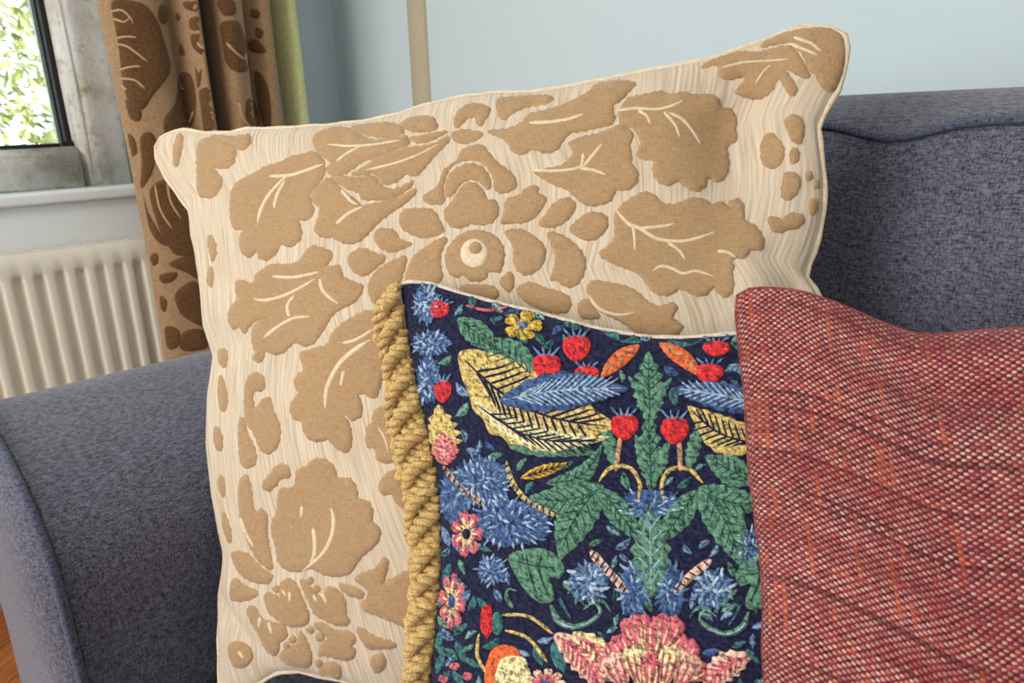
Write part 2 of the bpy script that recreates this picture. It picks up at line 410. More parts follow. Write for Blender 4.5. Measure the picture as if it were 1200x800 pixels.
# ------------------------------------------------------------------ pixel-traced motifs laid on real surfaces
class Surface:
    """a world-space mesh that outlines can be laid on; returns position, normal and uv where a sight line meets it"""
    def __init__(s, V, Fc, uv):
        s.V = np.asarray(V, float); s.F = Fc; s.uv = np.asarray(uv, float)
        s.t = BVHTree.FromPolygons([Vector(p) for p in s.V], Fc)
    def hit(s, px, py):
        d = ray(px, py); loc, nor, idx, _ = s.t.ray_cast(Vector(CAM), Vector(d))
        if loc is None: return None
        if nor.dot(Vector(d)) > 0: nor = -nor
        q = s.F[idx]; a, b, c = s.V[q[0]], s.V[q[1]], s.V[q[-1]]
        A = np.stack([b-a, c-a], 1); k2 = np.linalg.lstsq(A, np.array(loc)-a, rcond=None)[0]
        u = s.uv[q[0]]+(s.uv[q[1]]-s.uv[q[0]])*k2[0]+(s.uv[q[-1]]-s.uv[q[0]])*k2[1]
        return np.array(loc), np.array(nor), u
def lay(name, surf, outline, mat, parent, h=.0016, grid=6.0, soft=5.0, base=-.0004, smooth_step=4.0, dil=0.0, wob=0.0):
    """raised patch with the given outline: flat top at height h, edge rolled down into the cloth"""
    P = catmull(outline, True, smooth_step) if smooth_step else np.asarray(outline, float)
    if dil:
        tg = np.roll(P, -1, 0)-np.roll(P, 1, 0); tg /= np.linalg.norm(tg, axis=1)[:, None]+1e-9
        ar = (P[:, 0]*np.roll(P[:, 1], -1)-np.roll(P[:, 0], -1)*P[:, 1]).sum()
        arc = np.r_[0, np.cumsum(np.linalg.norm(np.diff(P, axis=0), axis=1))]; q0 = P[0].sum()
        dd = dil+wob*(np.sin(arc*.62+q0)+.6*np.sin(arc*1.13+q0*2))*np.minimum(1, np.minimum(arc, arc[-1]-arc)/6)
        P = P+np.stack([tg[:, 1], -tg[:, 0]], 1)*(dd*(1 if ar > 0 else -1))[:, None]
    lo, hi = P.min(0), P.max(0)
    nx, ny = max(1, int((hi[0]-lo[0])/grid)), max(1, int((hi[1]-lo[1])/grid))
    G = np.array([(lo[0]+(i+.5+.25*((j % 2)*2-1))*(hi[0]-lo[0])/nx, lo[1]+(j+.5)*(hi[1]-lo[1])/ny) for i in range(nx) for j in range(ny)])
    A, B = P, np.roll(P, -1, 0)
    def dist(Q):
        ab = B-A; t = np.clip(((Q[:, None]-A[None])*ab[None]).sum(2)/((ab**2).sum(1)[None]+1e-9), 0, 1)
        return np.sqrt((((A[None]+t[..., None]*ab[None])-Q[:, None])**2).sum(2)).min(1)
    # an inner ring one step inside gives the rolled edge
    nrm = np.roll(P, -1, 0)-np.roll(P, 1, 0); nrm = np.stack([nrm[:, 1], -nrm[:, 0]], 1); nrm /= np.linalg.norm(nrm, axis=1)[:, None]+1e-9
    def inside(Q):
        x, y = Q[:, 0][:, None], Q[:, 1][:, None]
        cond = (A[None, :, 1] > y) != (B[None, :, 1] > y)
        xi = (B[None, :, 0]-A[None, :, 0])*(y-A[None, :, 1])/(B[None, :, 1]-A[None, :, 1]+1e-12)+A[None, :, 0]
        return ((cond & (x < xi)).sum(1) % 2) == 1
    sg = 1 if inside(P+nrm*.2).mean() > .5 else -1
    extra = [P+sg*nrm*min(1.6, soft*.45)]
    if soft > 3: extra.append((P+sg*nrm*soft)[::2])
    ok_ = []
    for E_, mind in zip(extra, (min(1.6, soft*.45)*.8, soft*.8)):
        m_ = inside(E_) & (dist(E_) > mind); ok_.append(E_[m_])
    gm = inside(G) & (dist(G) > soft*1.3) if len(G) else np.zeros(0, bool)
    allp = np.concatenate([P]+ok_+[G[gm]])
    n = len(P)
    vo, eo, fo, vi, ei, fi = delaunay_2d_cdt([Vector(p) for p in allp], [], [list(range(n))], 1, 1e-4)
    Q = np.array([(p.x, p.y) for p in vo]); D = dist(Q)
    V = []; U = []; idx = {}
    for i, p in enumerate(Q):
        r = surf.hit(*p)
        if r is None: continue
        f = min(1, D[i]/soft); hh = base+(h-base)*math.sqrt(max(0, 1-(1-f)**2)) if D[i] > .05 else base
        idx[i] = len(V); V.append(r[0]+r[1]*hh); U.append(r[2])
    def sane(q):      # leave out triangles that would bridge from one fold to another
        for i, j in ((0, 1), (1, 2), (2, 0)):
            a, b = V[idx[q[i]]], V[idx[q[j]]]; lp = np.linalg.norm(Q[q[i]]-Q[q[j]])*np.linalg.norm(a-CAM)/FPX
            if np.linalg.norm(a-b) > 6*lp+.004: return False
        return True
    Fc = [tuple(idx[i] for i in q) for q in fo if all(i in idx for i in q) and sane(q)]
    if not Fc: return None
    # keep the one connected patch
    par = list(range(len(V)))
    def find(i):
        while par[i] != i: par[i] = par[par[i]]; i = par[i]
        return i
    for q in Fc:
        for i in q[1:]: par[find(i)] = find(q[0])
    cnt = {}
    for q in Fc: cnt[find(q[0])] = cnt.get(find(q[0]), 0)+1
    best = max(cnt, key=cnt.get); Fc = [q for q in Fc if find(q[0]) == best]
    used = sorted({i for q in Fc for i in q}); re_ = {i: k_ for k_, i in enumerate(used)}
    V = [V[i] for i in used]; U = [U[i] for i in used]; Fc = [tuple(re_[i] for i in q) for q in Fc]
    o = link(name, mesh(name, V, Fc, U), mat, parent)
    # make the normals face the camera side
    me = o.data
    p0 = me.polygons[len(me.polygons)//2]
    if Vector(p0.normal).dot(Vector(CAM)-Vector(p0.center)) < 0: me.flip_normals()
    return o
def ribbon(path, w0, w1=None, taper=True):
    P = catmull(path, False, 3.0); n = len(P); T = np.gradient(P, axis=0); T /= np.linalg.norm(T, axis=1)[:, None]+1e-9
    N_ = np.stack([-T[:, 1], T[:, 0]], 1); t = np.linspace(0, 1, n)
    w1 = w0 if w1 is None else w1
    W_ = (w0+(w1-w0)*t)/2
    if taper: W_ = W_*np.minimum(1, np.minimum(t*5+.25, (1-t)*5+.25))
    return np.concatenate([P+N_*W_[:, None], (P-N_*W_[:, None])[::-1]])
def veins(name, surf, paths, mat, parent, w=3.0, h=.0022):
    vs = []
    for p in paths:
        ww = w
        if isinstance(p, tuple): p, ww = p
        o = lay(name, surf, ribbon(p, ww*1.0, ww*.7), mat, parent, h, 50, ww*.4, h-.0006, 0)
        if o: vs.append(o)
    return vs

# ------------------------------------------------------------------ cushions
def on_plane(px, py, p0, n):
    d = ray(px, py); return CAM+d*((p0-CAM)@n)/(d@n)
def cushion_surface(TL, TR, BL, BR, top, right, bottom, left, front, back, nu=150, nv=130, p=.55, wrinkle=None, sag=0):
    """corners in 3-D (TL, TR, BL span the seam plane); edges as traced outlines or None for straight seams"""
    n = np.cross(TR-TL, BL-TL); n /= np.linalg.norm(n)
    if n@(CAM-TL) < 0: n = -n
    def edge(pl, a, b, m):
        if pl is None:
            t = np.linspace(0, 1, m)[:, None]; E_ = a*(1-t)+b*t; return E_
        pts = np.array([q if len(q) == 3 else on_plane(q[0], q[1], TL, n) for q in pl]); return resample(pts, m)
    T, B_, L, R_ = edge(top, TL, TR, nu), edge(bottom, BL, BR, nu), edge(left, TL, BL, nv), edge(right, TR, BR, nv)
    # close the corners exactly
    for E1, i1, E2, i2 in ((T, 0, L, 0), (T, -1, R_, 0), (B_, 0, L, -1), (B_, -1, R_, -1)):
        c = (E1[i1]+E2[i2])/2; E1[i1] = c; E2[i2] = c
    u = np.linspace(0, 1, nu)[None, :, None]; v_ = np.linspace(0, 1, nv)[:, None, None]
    G = (1-v_)*T[None]+v_*B_[None]+(1-u)*L[:, None]+u*R_[:, None]-((1-u)*(1-v_)*T[0]+u*(1-v_)*T[-1]+(1-u)*v_*B_[0]+u*v_*B_[-1])
    uu, vv = np.meshgrid(np.linspace(0, 1, nu), np.linspace(0, 1, nv))
    bul = ((1-(2*uu-1)**2)*(1-(2*vv-1)**2))**p
    wr = wrinkle(uu, vv) if wrinkle is not None else 0
    edgef = np.minimum(1, bul*3)
    Fz = G+n*(bul*front+wr*edgef)[..., None]
    Bz = G-n*(bul*back)[..., None]
    Fc = [(j*nu+i, j*nu+i+1, (j+1)*nu+i+1, (j+1)*nu+i) for j in range(nv-1) for i in range(nu-1)]
    UVm = np.stack([uu, 1-vv], 2).reshape(-1, 2)
    return Fz.reshape(-1, 3), Bz.reshape(-1, 3), Fc, UVm, G, n
def make_cushion(name, label, surfdata, mf, mb):
    Fv, Bv, Fc, UVm, G, n = surfdata
    base = (Fv.mean(0)+Bv.mean(0))/2; zmin = min(Fv[:, 2].min(), Bv[:, 2].min())
    r = empty(name, (base[0], base[1], zmin)); tag(r, label, 'cushion', 'scatter cushions on the sofa')
    m1 = mesh('front_panel', Fv, Fc, UVm); f = link('front_panel', m1, mf, r)
    if m1.polygons[0].normal.dot(Vector(n)) < 0: m1.flip_normals()
    m2 = mesh('back_panel', Bv, Fc, UVm); link('back_panel', m2, mb, r)
    if m2.polygons[0].normal.dot(Vector(n)) > 0: m2.flip_normals()
    return r, Surface(Fv, Fc, UVm)
def P3(px, py, t): return CAM+ray(px, py)*t

def wr_cream(u, v):
    g = lambda cu, cv, su, sv: np.exp(-((u-cu)/su)**2-((v-cv)/sv)**2)
    w_ = .0016*np.sin(u*23+np.sin(v*9)*2)*np.sin(v*17+u*5)
    w_ += .0012*np.sin(u*160+v*11)*np.clip(1-v*9, 0, 1)               # puckers along the top seam
    w_ += .0020*np.sin((u*3+v)*38)*np.clip(1-u*7, 0, 1)*np.clip(1-v*5, 0, 1)    # ear creases
    w_ += -.020*g(.965, .42, .035, .07)+.010*g(.93, .36, .03, .05)               # tuck at the far edge
    w_ += -.020*g(.90, .13, .045, .10)
    w_ += -.010*np.exp(-((v-.85-u*1.1)/.018)**2)*np.clip(1-u*7, 0, 1)+.006*np.exp(-((v-.90-u*.9)/.03)**2)*np.clip(1-u*8, 0, 1)
    return w_
TL, TR, BL = P3(183, 172, .87), P3(990, 42, .59), P3(258, 798, .775)
BR = TR+(BL-TL)*.97
cream_sd = cushion_surface(TL, TR, BL, BR,
    [(183, 172), (190, 161), (203, 154), (216, 152), (240, 156), (266, 156), (290, 151), (320, 151), (352, 149), (385, 147), (430, 142), (470, 133), (500, 123), (540, 114), (580, 109), (625, 108), (665, 102), (720, 91), (770, 81), (820, 72), (850, 64), (890, 50), (920, 38), (945, 31), (972, 32), (990, 42)],
    [(990, 42), (993, 60), (990, 82), (983, 104), (970, 126), (959, 148), (962, 178), (966, 210), (966, 242), (961, 272), (952, 302), (943, 322), (958, 344), (975, 380), (990, 440), (1000, 520), tuple(BR)],
    [(258, 798), (268, 803), (300, 803), (325, 787), (350, 786), (400, 797), (470, 815), (560, 810), tuple(BR)],
    [(183, 172), (184, 188), (194, 207), (210, 230), (223, 247), (226, 275), (233, 310), (239, 350), (242, 385), (253, 420), (247, 465), (246, 520), (251, 580), (258, 620), (265, 652), (259, 688), (257, 740), (257, 785), (258, 798)],
    .048, .035, 190, 170, .5, wr_cream)
cream, cs = make_cushion('damask_cushion', 'large cream and tan cut-velvet damask cushion leaning in the sofa corner', cream_sd, m_cream, m_cream)

def seam_loop(sd, step=3):
    G = sd[4]; return np.concatenate([G[0, ::step], G[::step, -1][1:], G[-1, ::-step][1:], G[::-step, 0][1:-1]])
def seam(parent, sd, rad, mat, name='seam'):
    P = seam_loop(sd); keep = [0]
    for i in range(1, len(P)):
        if np.linalg.norm(P[i]-P[keep[-1]]) > .003: keep.append(i)
    P = P[keep]
    V, Fc = tube(P, [rad*(1+.18*math.sin(i*1.7)) for i in range(len(P))], 8, True)
    return link(name, mesh(name, V, Fc), mat, parent)
seam(cream, cream_sd, .0022, m_vein)
CREAM = [
 ([(232,170),(240,163),(255,159),(276,160),(292,158),(292,170),(282,176),(277,172),(276,182),(273,192),(264,197),(251,197),(260,210),(257,222),(249,231),(239,231),(233,228),(231,210)], []),
 ([(284,210),(300,202),(312,195),(330,190),(340,184),(354,181),(368,178),(377,185),(380,192),(380,204),(371,218),(363,228),(366,240),(368,248),(360,257),(350,258),(353,270),(352,280),(340,289),(329,286),(324,296),(314,304),(305,303),(300,294),(294,301),(284,296),(281,282),(284,268),(276,269),(271,258),(270,242),(271,226),(276,216)],
  [[(316,207),(340,206),(360,200),(380,193)], [(303,262),(306,248),(315,230),(330,213),(338,207)], [(322,244),(326,228),(335,212)]]),
 ([(368,160),(380,152),(396,149),(410,151),(416,155),(430,162),(446,164),(466,161),(477,160),(478,170),(464,174),(448,182),(426,189),(412,199),(400,205),(388,204),(383,198),(388,190),(378,183),(369,172)], [([(384,170),(410,172),(440,170),(470,165)], 3), ([(395,190),(408,180),(424,172)], 3)]),
 ([(412,149),(424,146),(458,144),(473,151),(473,156),(456,161),(440,160),(426,157)], []),
 ([(468,147),(482,138),(506,137),(512,150),(500,154),(486,154),(476,151)], []),
 ([(480,162),(490,167),(504,165),(520,157),(525,154),(512,155),(494,159)], []),
 ([(412,204),(430,194),(440,186),(460,178),(480,173),(496,171),(512,167),(524,159),(528,162),(520,172),(508,184),(498,196),(488,206),(476,204),(466,212),(454,216),(444,212),(438,203),(425,205)], [([(430,200),(456,194),(486,184),(514,170)], 3)]),
 ([(386,209),(400,207),(420,208),(436,206),(444,215),(452,220),(460,222),(470,219),(484,212),(480,220),(468,228),(456,234),(440,234),(424,233),(421,226),(410,222),(400,216)], []),
 ([(366,225),(375,216),(386,209),(401,223),(418,235),(424,241),(450,236),(468,231),(487,221),(489,224),(476,237),(457,250),(442,262),(431,274),(420,283),(405,285),(390,278),(379,278),(369,270),(373,255),(375,244),(367,236)],
  [[(395,263),(410,250),(425,243)], [(401,223),(412,236),(420,240)]]),
 ([(496,232),(504,224),(512,220),(516,212),(520,200),(530,192),(537,187),(540,178),(550,172),(564,170),(572,178),(582,190),(596,200),(604,210),(604,220),(590,226),(581,223),(579,211),(574,200),(566,191),(554,187),(540,189),(530,194),(523,205),(519,220),(521,236),(518,239),(502,238)], []),
 ([(522,222),(526,206),(536,197),(550,192),(563,195),(571,203),(575,214),(574,221),(571,222),(564,214),(555,210),(547,211),(538,217),(531,228),(524,230)], []),
 ([(548,214),(560,217),(568,227),(571,234),(580,235),(584,243),(583,252),(577,260),(566,263),(552,262),(540,267),(529,265),(522,256),(521,247),(527,240),(533,232),(539,222)], []),
 ([(590,252),(594,234),(608,229),(618,220),(630,218),(631,227),(640,232),(636,242),(628,253),(616,260),(604,261),(588,261)], []),
 ([(470,250),(480,245),(506,246),(516,260),(520,271),(506,277),(494,278),(480,273),(470,265)], []),
 ([(440,272),(446,268),(462,270),(468,280),(482,286),(470,292),(458,295),(446,290),(440,282)], []),
 ([(409,300),(424,291),(440,297),(452,302),(440,314),(426,323),(412,315)], []),
 ([(484,302),(500,289),(515,280),(524,279),(520,289),(516,298),(516,310),(518,326),(506,334),(480,334),(475,326)], []),
 ([(458,307),(476,301),(471,324),(466,336),(452,344),(440,356),(434,348),(432,334),(442,317)], []),
 ([(532,282),(544,273),(558,270),(573,273),(584,281),(590,292),(590,306),(585,319),(574,317),(568,327),(556,329),(548,327),(544,321),(536,325),(528,321),(523,310),(523,296)], []),
 ([(592,271),(610,269),(628,279),(638,290),(638,304),(629,317),(616,322),(607,317),(602,306),(602,290),(596,279)], []),
 ([(642,273),(656,275),(670,283),(682,296),(686,310),(681,327),(670,336),(658,333),(652,327),(645,329),(649,316),(651,300),(646,285)], []),
 ([(632,263),(641,250),(649,239),(664,232),(674,239),(671,250),(660,261),(648,266)], []),
 ([(668,268),(681,255),(692,249),(709,252),(712,264),(705,275),(694,281),(681,279)], []),
 ([(626,201),(640,198),(660,193),(672,179),(667,168),(681,161),(700,157),(716,151),(726,147),(736,151),(742,159),(738,170),(740,182),(740,192),(747,202),(746,214),(736,222),(722,223),(718,232),(710,238),(696,241),(685,239),(675,231),(665,222),(651,217),(637,209)],
  [([(622,200),(650,201),(676,198),(688,192)], 4), [(684,196),(694,184),(706,169)], [(680,198),(696,200),(711,206)], ([(684,180),(683,190),(681,197)], 4)]),
 ([(572,154),(596,151),(612,143),(620,134),(640,129),(660,123),(688,109),(698,100),(718,95),(744,97),(738,106),(728,117),(718,124),(720,137),(717,145),(706,148),(694,151),(680,154),(668,156),(658,167),(653,175),(640,179),(624,175),(612,181),(601,177),(592,164)],
  [[(620,145),(645,144),(668,140),(685,134)]]),
 ([(582,118),(600,114),(640,112),(648,116),(638,122),(618,125),(602,132),(588,140)], []),
 ([(536,150),(546,140),(556,137),(562,148),(570,138),(574,128),(564,122),(548,123),(536,132),(532,144)], []),
 ([(530,156),(544,152),(556,154),(566,156),(558,164),(544,168),(532,164)], []),
 ([(732,120),(740,114),(760,110),(774,107),(786,111),(800,108),(812,111),(832,111),(842,116),(845,126),(856,128),(863,140),(862,150),(863,164),(852,172),(854,192),(850,207),(840,213),(829,208),(826,219),(816,224),(804,219),(794,212),(784,217),(772,213),(765,202),(766,188),(756,187),(747,182),(751,168),(748,158),(742,150),(734,148),(727,144),(726,132)],
  [([(722,131),(745,128),(770,129),(790,124),(802,117)], 4), [(778,132),(790,146),(796,162)], [(784,133),(800,141),(812,156),(820,170)], [(748,130),(758,137),(762,146)]]),
 ([(822,80),(830,73),(846,67),(868,61),(890,61),(920,54),(931,59),(939,70),(949,90),(940,90),(928,84),(920,82),(930,96),(934,108),(926,112),(920,102),(912,92),(906,104),(898,112),(886,116),(872,113),(862,108),(868,100),(874,90),(868,90),(852,93),(842,88),(844,80),(838,76)], [([(846,80),(872,74),(900,72),(926,70)], 3), ([(886,98),(894,86),(904,76)], 3)]),
 ([(892,55),(908,43),(940,35),(970,34),(986,43),(990,64),(984,94),(974,108),(963,101),(956,88),(951,84),(942,66),(933,54),(920,50)], [[(925,52),(945,60),(958,66)], [(930,45),(950,52),(962,62)]]),
 ([(920,142),(928,135),(938,138),(942,150),(938,168),(928,164),(924,154)], []),
 ([(892,170),(898,158),(906,157),(912,164),(918,172),(918,184),(910,196),(900,196),(893,188)], []),
 ([(918,210),(922,202),(934,204),(938,212),(934,226),(924,234),(916,230)], []),
 ([(900,256),(908,254),(916,258),(926,250),(940,252),(942,260),(932,268),(924,268),(916,272),(906,270)], []),
 ([(926,178),(934,174),(936,186),(928,192)], []), ([(944,204),(950,201),(952,209),(946,212)], []), ([(953,214),(959,211),(960,220),(955,222)], []), ([(948,238),(956,232),(958,246),(951,252)], []),
 ([(726,244),(734,236),(744,230),(756,225),(768,230),(776,238),(788,240),(800,236),(814,232),(828,235),(834,240),(846,236),(852,242),(856,236),(864,233),(871,240),(873,258),(884,264),(893,276),(895,288),(890,293),(880,292),(873,302),(862,302),(858,305),(860,312),(858,322),(860,330),(858,342),(850,348),(842,343),(836,336),(828,345),(814,346),(804,340),(795,339),(786,345),(776,346),(765,341),(757,331),(751,323),(742,317),(730,313),(716,307),(705,301),(702,296),(711,290),(719,280),(721,270),(720,254)],
  [([(722,246),(736,262),(750,268),(770,280),(795,283),(815,280),(838,272)], 5), [(750,268),(780,265),(790,262)], ([(742,264),(744,280),(744,294)], 4), [(782,284),(796,294),(803,305)], [(764,318),(776,312),(790,316),(800,321),(815,318),(830,322),(838,325)], [(840,295),(852,296),(862,302)]]),
 ([(688,338),(696,329),(716,332),(732,335),(748,343),(758,353),(772,359),(788,355),(794,361),(788,372),(800,384),(780,398),(750,392),(730,378),(710,368),(694,356)], [[(690,346),(700,360),(714,367),(730,369),(744,366)]]),
 ([(606,340),(620,331),(640,338),(656,342),(668,350),(666,364),(648,366),(620,356)], []),
 ([(678,356),(688,351),(697,362),(702,372),(682,372)], []),
 ([(540,336),(560,334),(578,336),(584,347),(565,354),(545,349)], []),
 ([(586,330),(598,319),(602,328),(598,342)], []),
 ([(308,316),(318,310),(336,310),(350,306),(364,289),(378,291),(389,297),(386,307),(380,314),(390,312),(398,311),(402,324),(416,331),(425,335),(423,344),(415,354),(399,362),(389,370),(379,386),(367,402),(356,405),(348,401),(340,405),(332,413),(320,415),(312,411),(306,424),(296,420),(300,414),(296,402),(296,386),(304,374),(296,378),(286,390),(280,382),(274,386),(268,374),(270,360),(278,350),(276,336),(280,328),(296,332),(300,322)],
  [[(298,350),(312,352),(335,346),(355,336),(370,327)], [(320,324),(345,325),(375,319)], [(310,396),(325,384),(345,373),(365,371)], [(340,372),(338,358),(346,346)], [(376,326),(378,338),(386,348),(398,356)]]),
 ([(352,414),(366,409),(384,403),(389,391),(400,380),(416,370),(431,364),(440,369),(446,380),(450,400),(450,430),(446,450),(440,466),(428,462),(420,462),(424,476),(422,488),(412,492),(404,486),(410,500),(412,515),(408,529),(396,526),(384,514),(376,517),(364,515),(356,505),(354,494),(344,490),(340,478),(344,468),(350,460),(345,450),(348,440),(356,434),(354,424)],
  [([(436,398),(428,402),(410,415),(396,430),(384,455),(382,480)], 6), [(404,434),(400,452)], [(402,402),(418,398),(438,386)]]),
 ([(430,500),(436,496),(438,484),(448,476),(460,480),(470,500),(470,530),(456,542),(442,538),(440,526),(430,522)], [([(444,500),(452,514),(456,530)], 3)]),
 ([(444,570),(452,556),(466,552),(472,572),(485,590),(485,604),(466,590),(458,578),(450,580)], []),
 ([(287,458),(290,444),(298,437),(308,441),(310,454),(306,458),(298,458),(296,468),(300,478),(308,468),(316,466),(320,480),(328,500),(326,520),(316,531),(306,527),(298,508),(290,496),(287,480)], []),
 ([(308,566),(316,556),(324,546),(334,544),(340,552),(338,560),(330,560),(324,568),(316,575),(309,573)], []),
 ([(326,580),(330,572),(340,572),(346,568),(348,552),(360,546),(368,538),(382,539),(392,548),(396,560),(410,561),(418,572),(420,584),(432,588),(437,600),(436,610),(445,620),(444,632),(436,642),(424,652),(418,660),(410,671),(396,675),(380,673),(369,667),(360,666),(352,669),(338,668),(327,659),(323,640),(319,624),(319,610),(325,600)],
  [([(389,594),(392,608),(390,626),(382,644),(370,657),(356,668)], 5), ([(368,618),(370,634),(369,650),(364,660)], 5), [(355,592),(354,606)]]),
 ([(280,570),(288,556),(294,570),(296,590),(300,600),(306,596),(313,604),(313,624),(317,648),(319,667),(306,660),(296,646),(288,628),(282,608)], [[(283,606),(288,622),(298,640)]]),
 ([(280,496),(286,490),(290,508),(298,524),(300,540),(292,548),(282,540)], []),
 ([(272,648),(290,649),(306,665),(319,674),(314,683),(296,681),(280,670)], []),
 ([(274,678),(288,687),(302,693),(298,700),(280,704),(270,700)], []),
 ([(312,708),(310,698),(316,694),(324,702),(328,700),(330,682),(340,678),(348,686),(354,700),(358,710),(362,720),(360,730),(350,734),(338,733),(326,726),(316,718)], [[(340,692),(341,704)], [(332,690),(336,698)]]),
 ([(352,680),(360,682),(370,696),(380,700),(384,688),(394,690),(404,702),(406,720),(410,728),(406,732),(394,732),(379,725),(369,719),(363,706)], [[(378,694),(384,706)], [(368,696),(372,704)]]),
 ([(290,714),(298,710),(306,724),(316,728),(324,730),(334,734),(336,746),(328,752),(326,764),(320,767),(310,758),(304,744),(294,728)], [[(316,728),(319,742)], [(306,722),(304,734)]]),
 ([(328,768),(336,760),(348,754),(352,740),(360,752),(365,768),(363,780),(354,782),(336,777)], []),
 ([(368,732),(378,730),(392,738),(410,740),(417,750),(412,756),(417,764),(410,773),(398,772),(380,767),(373,767),(377,754),(384,746)], []),
 ([(374,784),(384,776),(396,778),(400,788),(394,798),(378,792)], []),
 ([(398,684),(410,686),(426,694),(424,700),(412,698),(402,692)], []),
 ([(416,678),(428,670),(440,666),(450,653),(455,658),(452,674),(450,682),(460,678),(478,670),(490,690),(488,736),(460,728),(440,720),(428,716),(424,708),(432,696),(426,686)], []),
 ([(418,738),(424,736),(440,746),(460,752),(464,758),(440,760),(430,758)], []),
 ([(256,411),(264,409),(266,420),(264,430),(258,426)], []),
 ([(244,276),(251,281),(253,297),(249,306),(245,292)], []), ([(246,312),(250,320),(248,336),(243,330)], []), ([(258,440),(264,452),(266,474),(260,482),(256,462)], []),
 ([(252,500),(260,510),(259,528),(252,520)], []), ([(258,556),(263,566),(262,582),(256,570)], []), ([(262,600),(270,620),(270,636),(262,620)], []),
 ([(268,758),(276,752),(290,756),(296,768),(288,780),(274,780)], [[(280,762),(286,770)]]), ([(436,770),(448,766),(452,778),(444,788),(436,782)], []),
 ([(208,158),(214,160),(212,178),(206,196),(203,180)], []),
]
for (x, y, r) in ((343,749,4),(364,738,4),(336,757,4),(375,746,5),(371,690,4),(364,680,3.5),(324,690,4),(322,701,4),(374,777,4),(378,738,3)):
    CREAM.append(([(x+r*math.cos(a), y+r*math.sin(a)) for a in np.linspace(0, 2*math.pi, 9)[:-1]], []))
for pl_, vn in CREAM:
    o = lay('velvet_leaf', cs, pl_, m_velvet, cream, .0013, 6, 2.8, -.0001, 3.0, 1.2, .6)
    if o: veins('vein', cs, vn, m_vein, o, 4.4, .0018)
# the rose's pale eye
eye = lay('rose_ring', cs, [(556+16*math.cos(a), 297+17*math.sin(a)) for a in np.linspace(0, 6.283, 13)[:-1]], m_vein, cream, .0017, 6, 1.6, .0010)
lay('rose_eye', cs, [(558+8.5*math.cos(a), 291+8*math.sin(a)) for a in np.linspace(0, 6.283, 9)[:-1]], m_velvet, cream, .0023, 6, 1.6, .0012)

# ------------------------------------------------------------------ tapestry cushion
def wr_tap(u, v):
    return .0016*np.sin(u*15+v*4)*np.sin(v*13+1)+.003*np.exp(-((v-.04)/.05)**2)*np.sin(u*9)
TL, TR, BL = P3(468, 334, .545), np.array([-.03, .455, .80]), P3(502, 985, .60)
BR = TR+(BL-TL)*.98
EDGE_L = [(468, 334), (475, 380), (482, 420), (490, 460), (500, 500), (510, 545), (516, 590), (518, 640), (516, 680), (512, 720), (508, 760), (503, 800), (499, 880), (502, 985)]
tap_sd = cushion_surface(TL, TR, BL, BR,
    [(468, 334), (480, 330), (505, 332), (535, 342), (570, 352), (600, 359), (640, 369), (680, 380), (720, 389), (760, 395), (795, 396), (830, 394), (866, 391), (950, 386), tuple(TR)],
    None, None, EDGE_L, .032, .020, 150, 150, .5, wr_tap)
tap, ts = make_cushion('tapestry_cushion', 'navy floral tapestry cushion edged with gold cord fringe', tap_sd, m_navy, m_calico)
seam(tap, tap_sd, .0016, m_calico)
def rot(P, a, s=1.0, c=(0, 0)):
    P = np.asarray(P, float); R_ = np.array([[math.cos(a), -math.sin(a)], [math.sin(a), math.cos(a)]]); return (P*s)@R_.T+np.array(c)
HL = [.0006]; OCC = []
def tlay(name, P, col, h=.0010, step=3.0, grid=8, soft=2.2):
    HL[0] += .0000015; OCC.append(np.asarray(P, float))
    return lay(name, ts, P, TH[col], tap, h+HL[0]*.1, grid, soft, h*.35, step)
def leaf(a, b, w, col, vein='dkgreen', serr=0, bend=0.0, n=6, name='woven_leaf', h=.0011, vw=1.6):
    a, b = np.array(a, float), np.array(b, float); L = np.linalg.norm(b-a); ang = math.atan2(*(b-a)[::-1])
    t = np.linspace(0, 1, 15); prof = np.sin(np.pi*t**.85)**.9*w/2
    up = [(L*tt, -p_*(1+serr*((i % 2)-.5)*.9)+bend*L*math.sin(math.pi*tt)) for i, (tt, p_) in enumerate(zip(t, prof))]
    dn = [(L*tt, p_*(1+serr*((i % 2)-.5)*.9)+bend*L*math.sin(math.pi*tt)) for i, (tt, p_) in enumerate(zip(t, prof))][1:-1][::-1]
    o = tlay(name, rot(up+dn, ang, 1, a), col, h)
    if not o or not vein: return o
    mid = [(L*tt, bend*L*math.sin(math.pi*tt)) for tt in np.linspace(.04, .95, 7)]
    paths = [rot(mid, ang, 1, a)]
    for i in range(n):
        tt = .14+.7*i/n; y0 = bend*L*math.sin(math.pi*tt); p_ = math.sin(math.pi*tt**.85)**.9*w/2*.75
        for sg in (-1, 1): paths.append(rot([(L*tt, y0), (L*(tt+.09), y0+sg*p_*.6), (L*(tt+.14), y0+sg*p_)], ang, 1, a))
    for p_ in paths: lay('vein', ts, ribbon(p_, vw, vw*.8), TH[vein], o, h+.0006, 60, .7, h+.0001, 0)
    return o
def disc(c, rx, ry, n=12, wob=0.0, ph=0.0):
    return [(c[0]+rx*(1+wob*math.sin(a*5+ph))*math.cos(a), c[1]+ry*(1+wob*math.sin(a*5+ph))*math.sin(a)) for a in np.linspace(0, 2*math.pi, n+1)[:-1]]
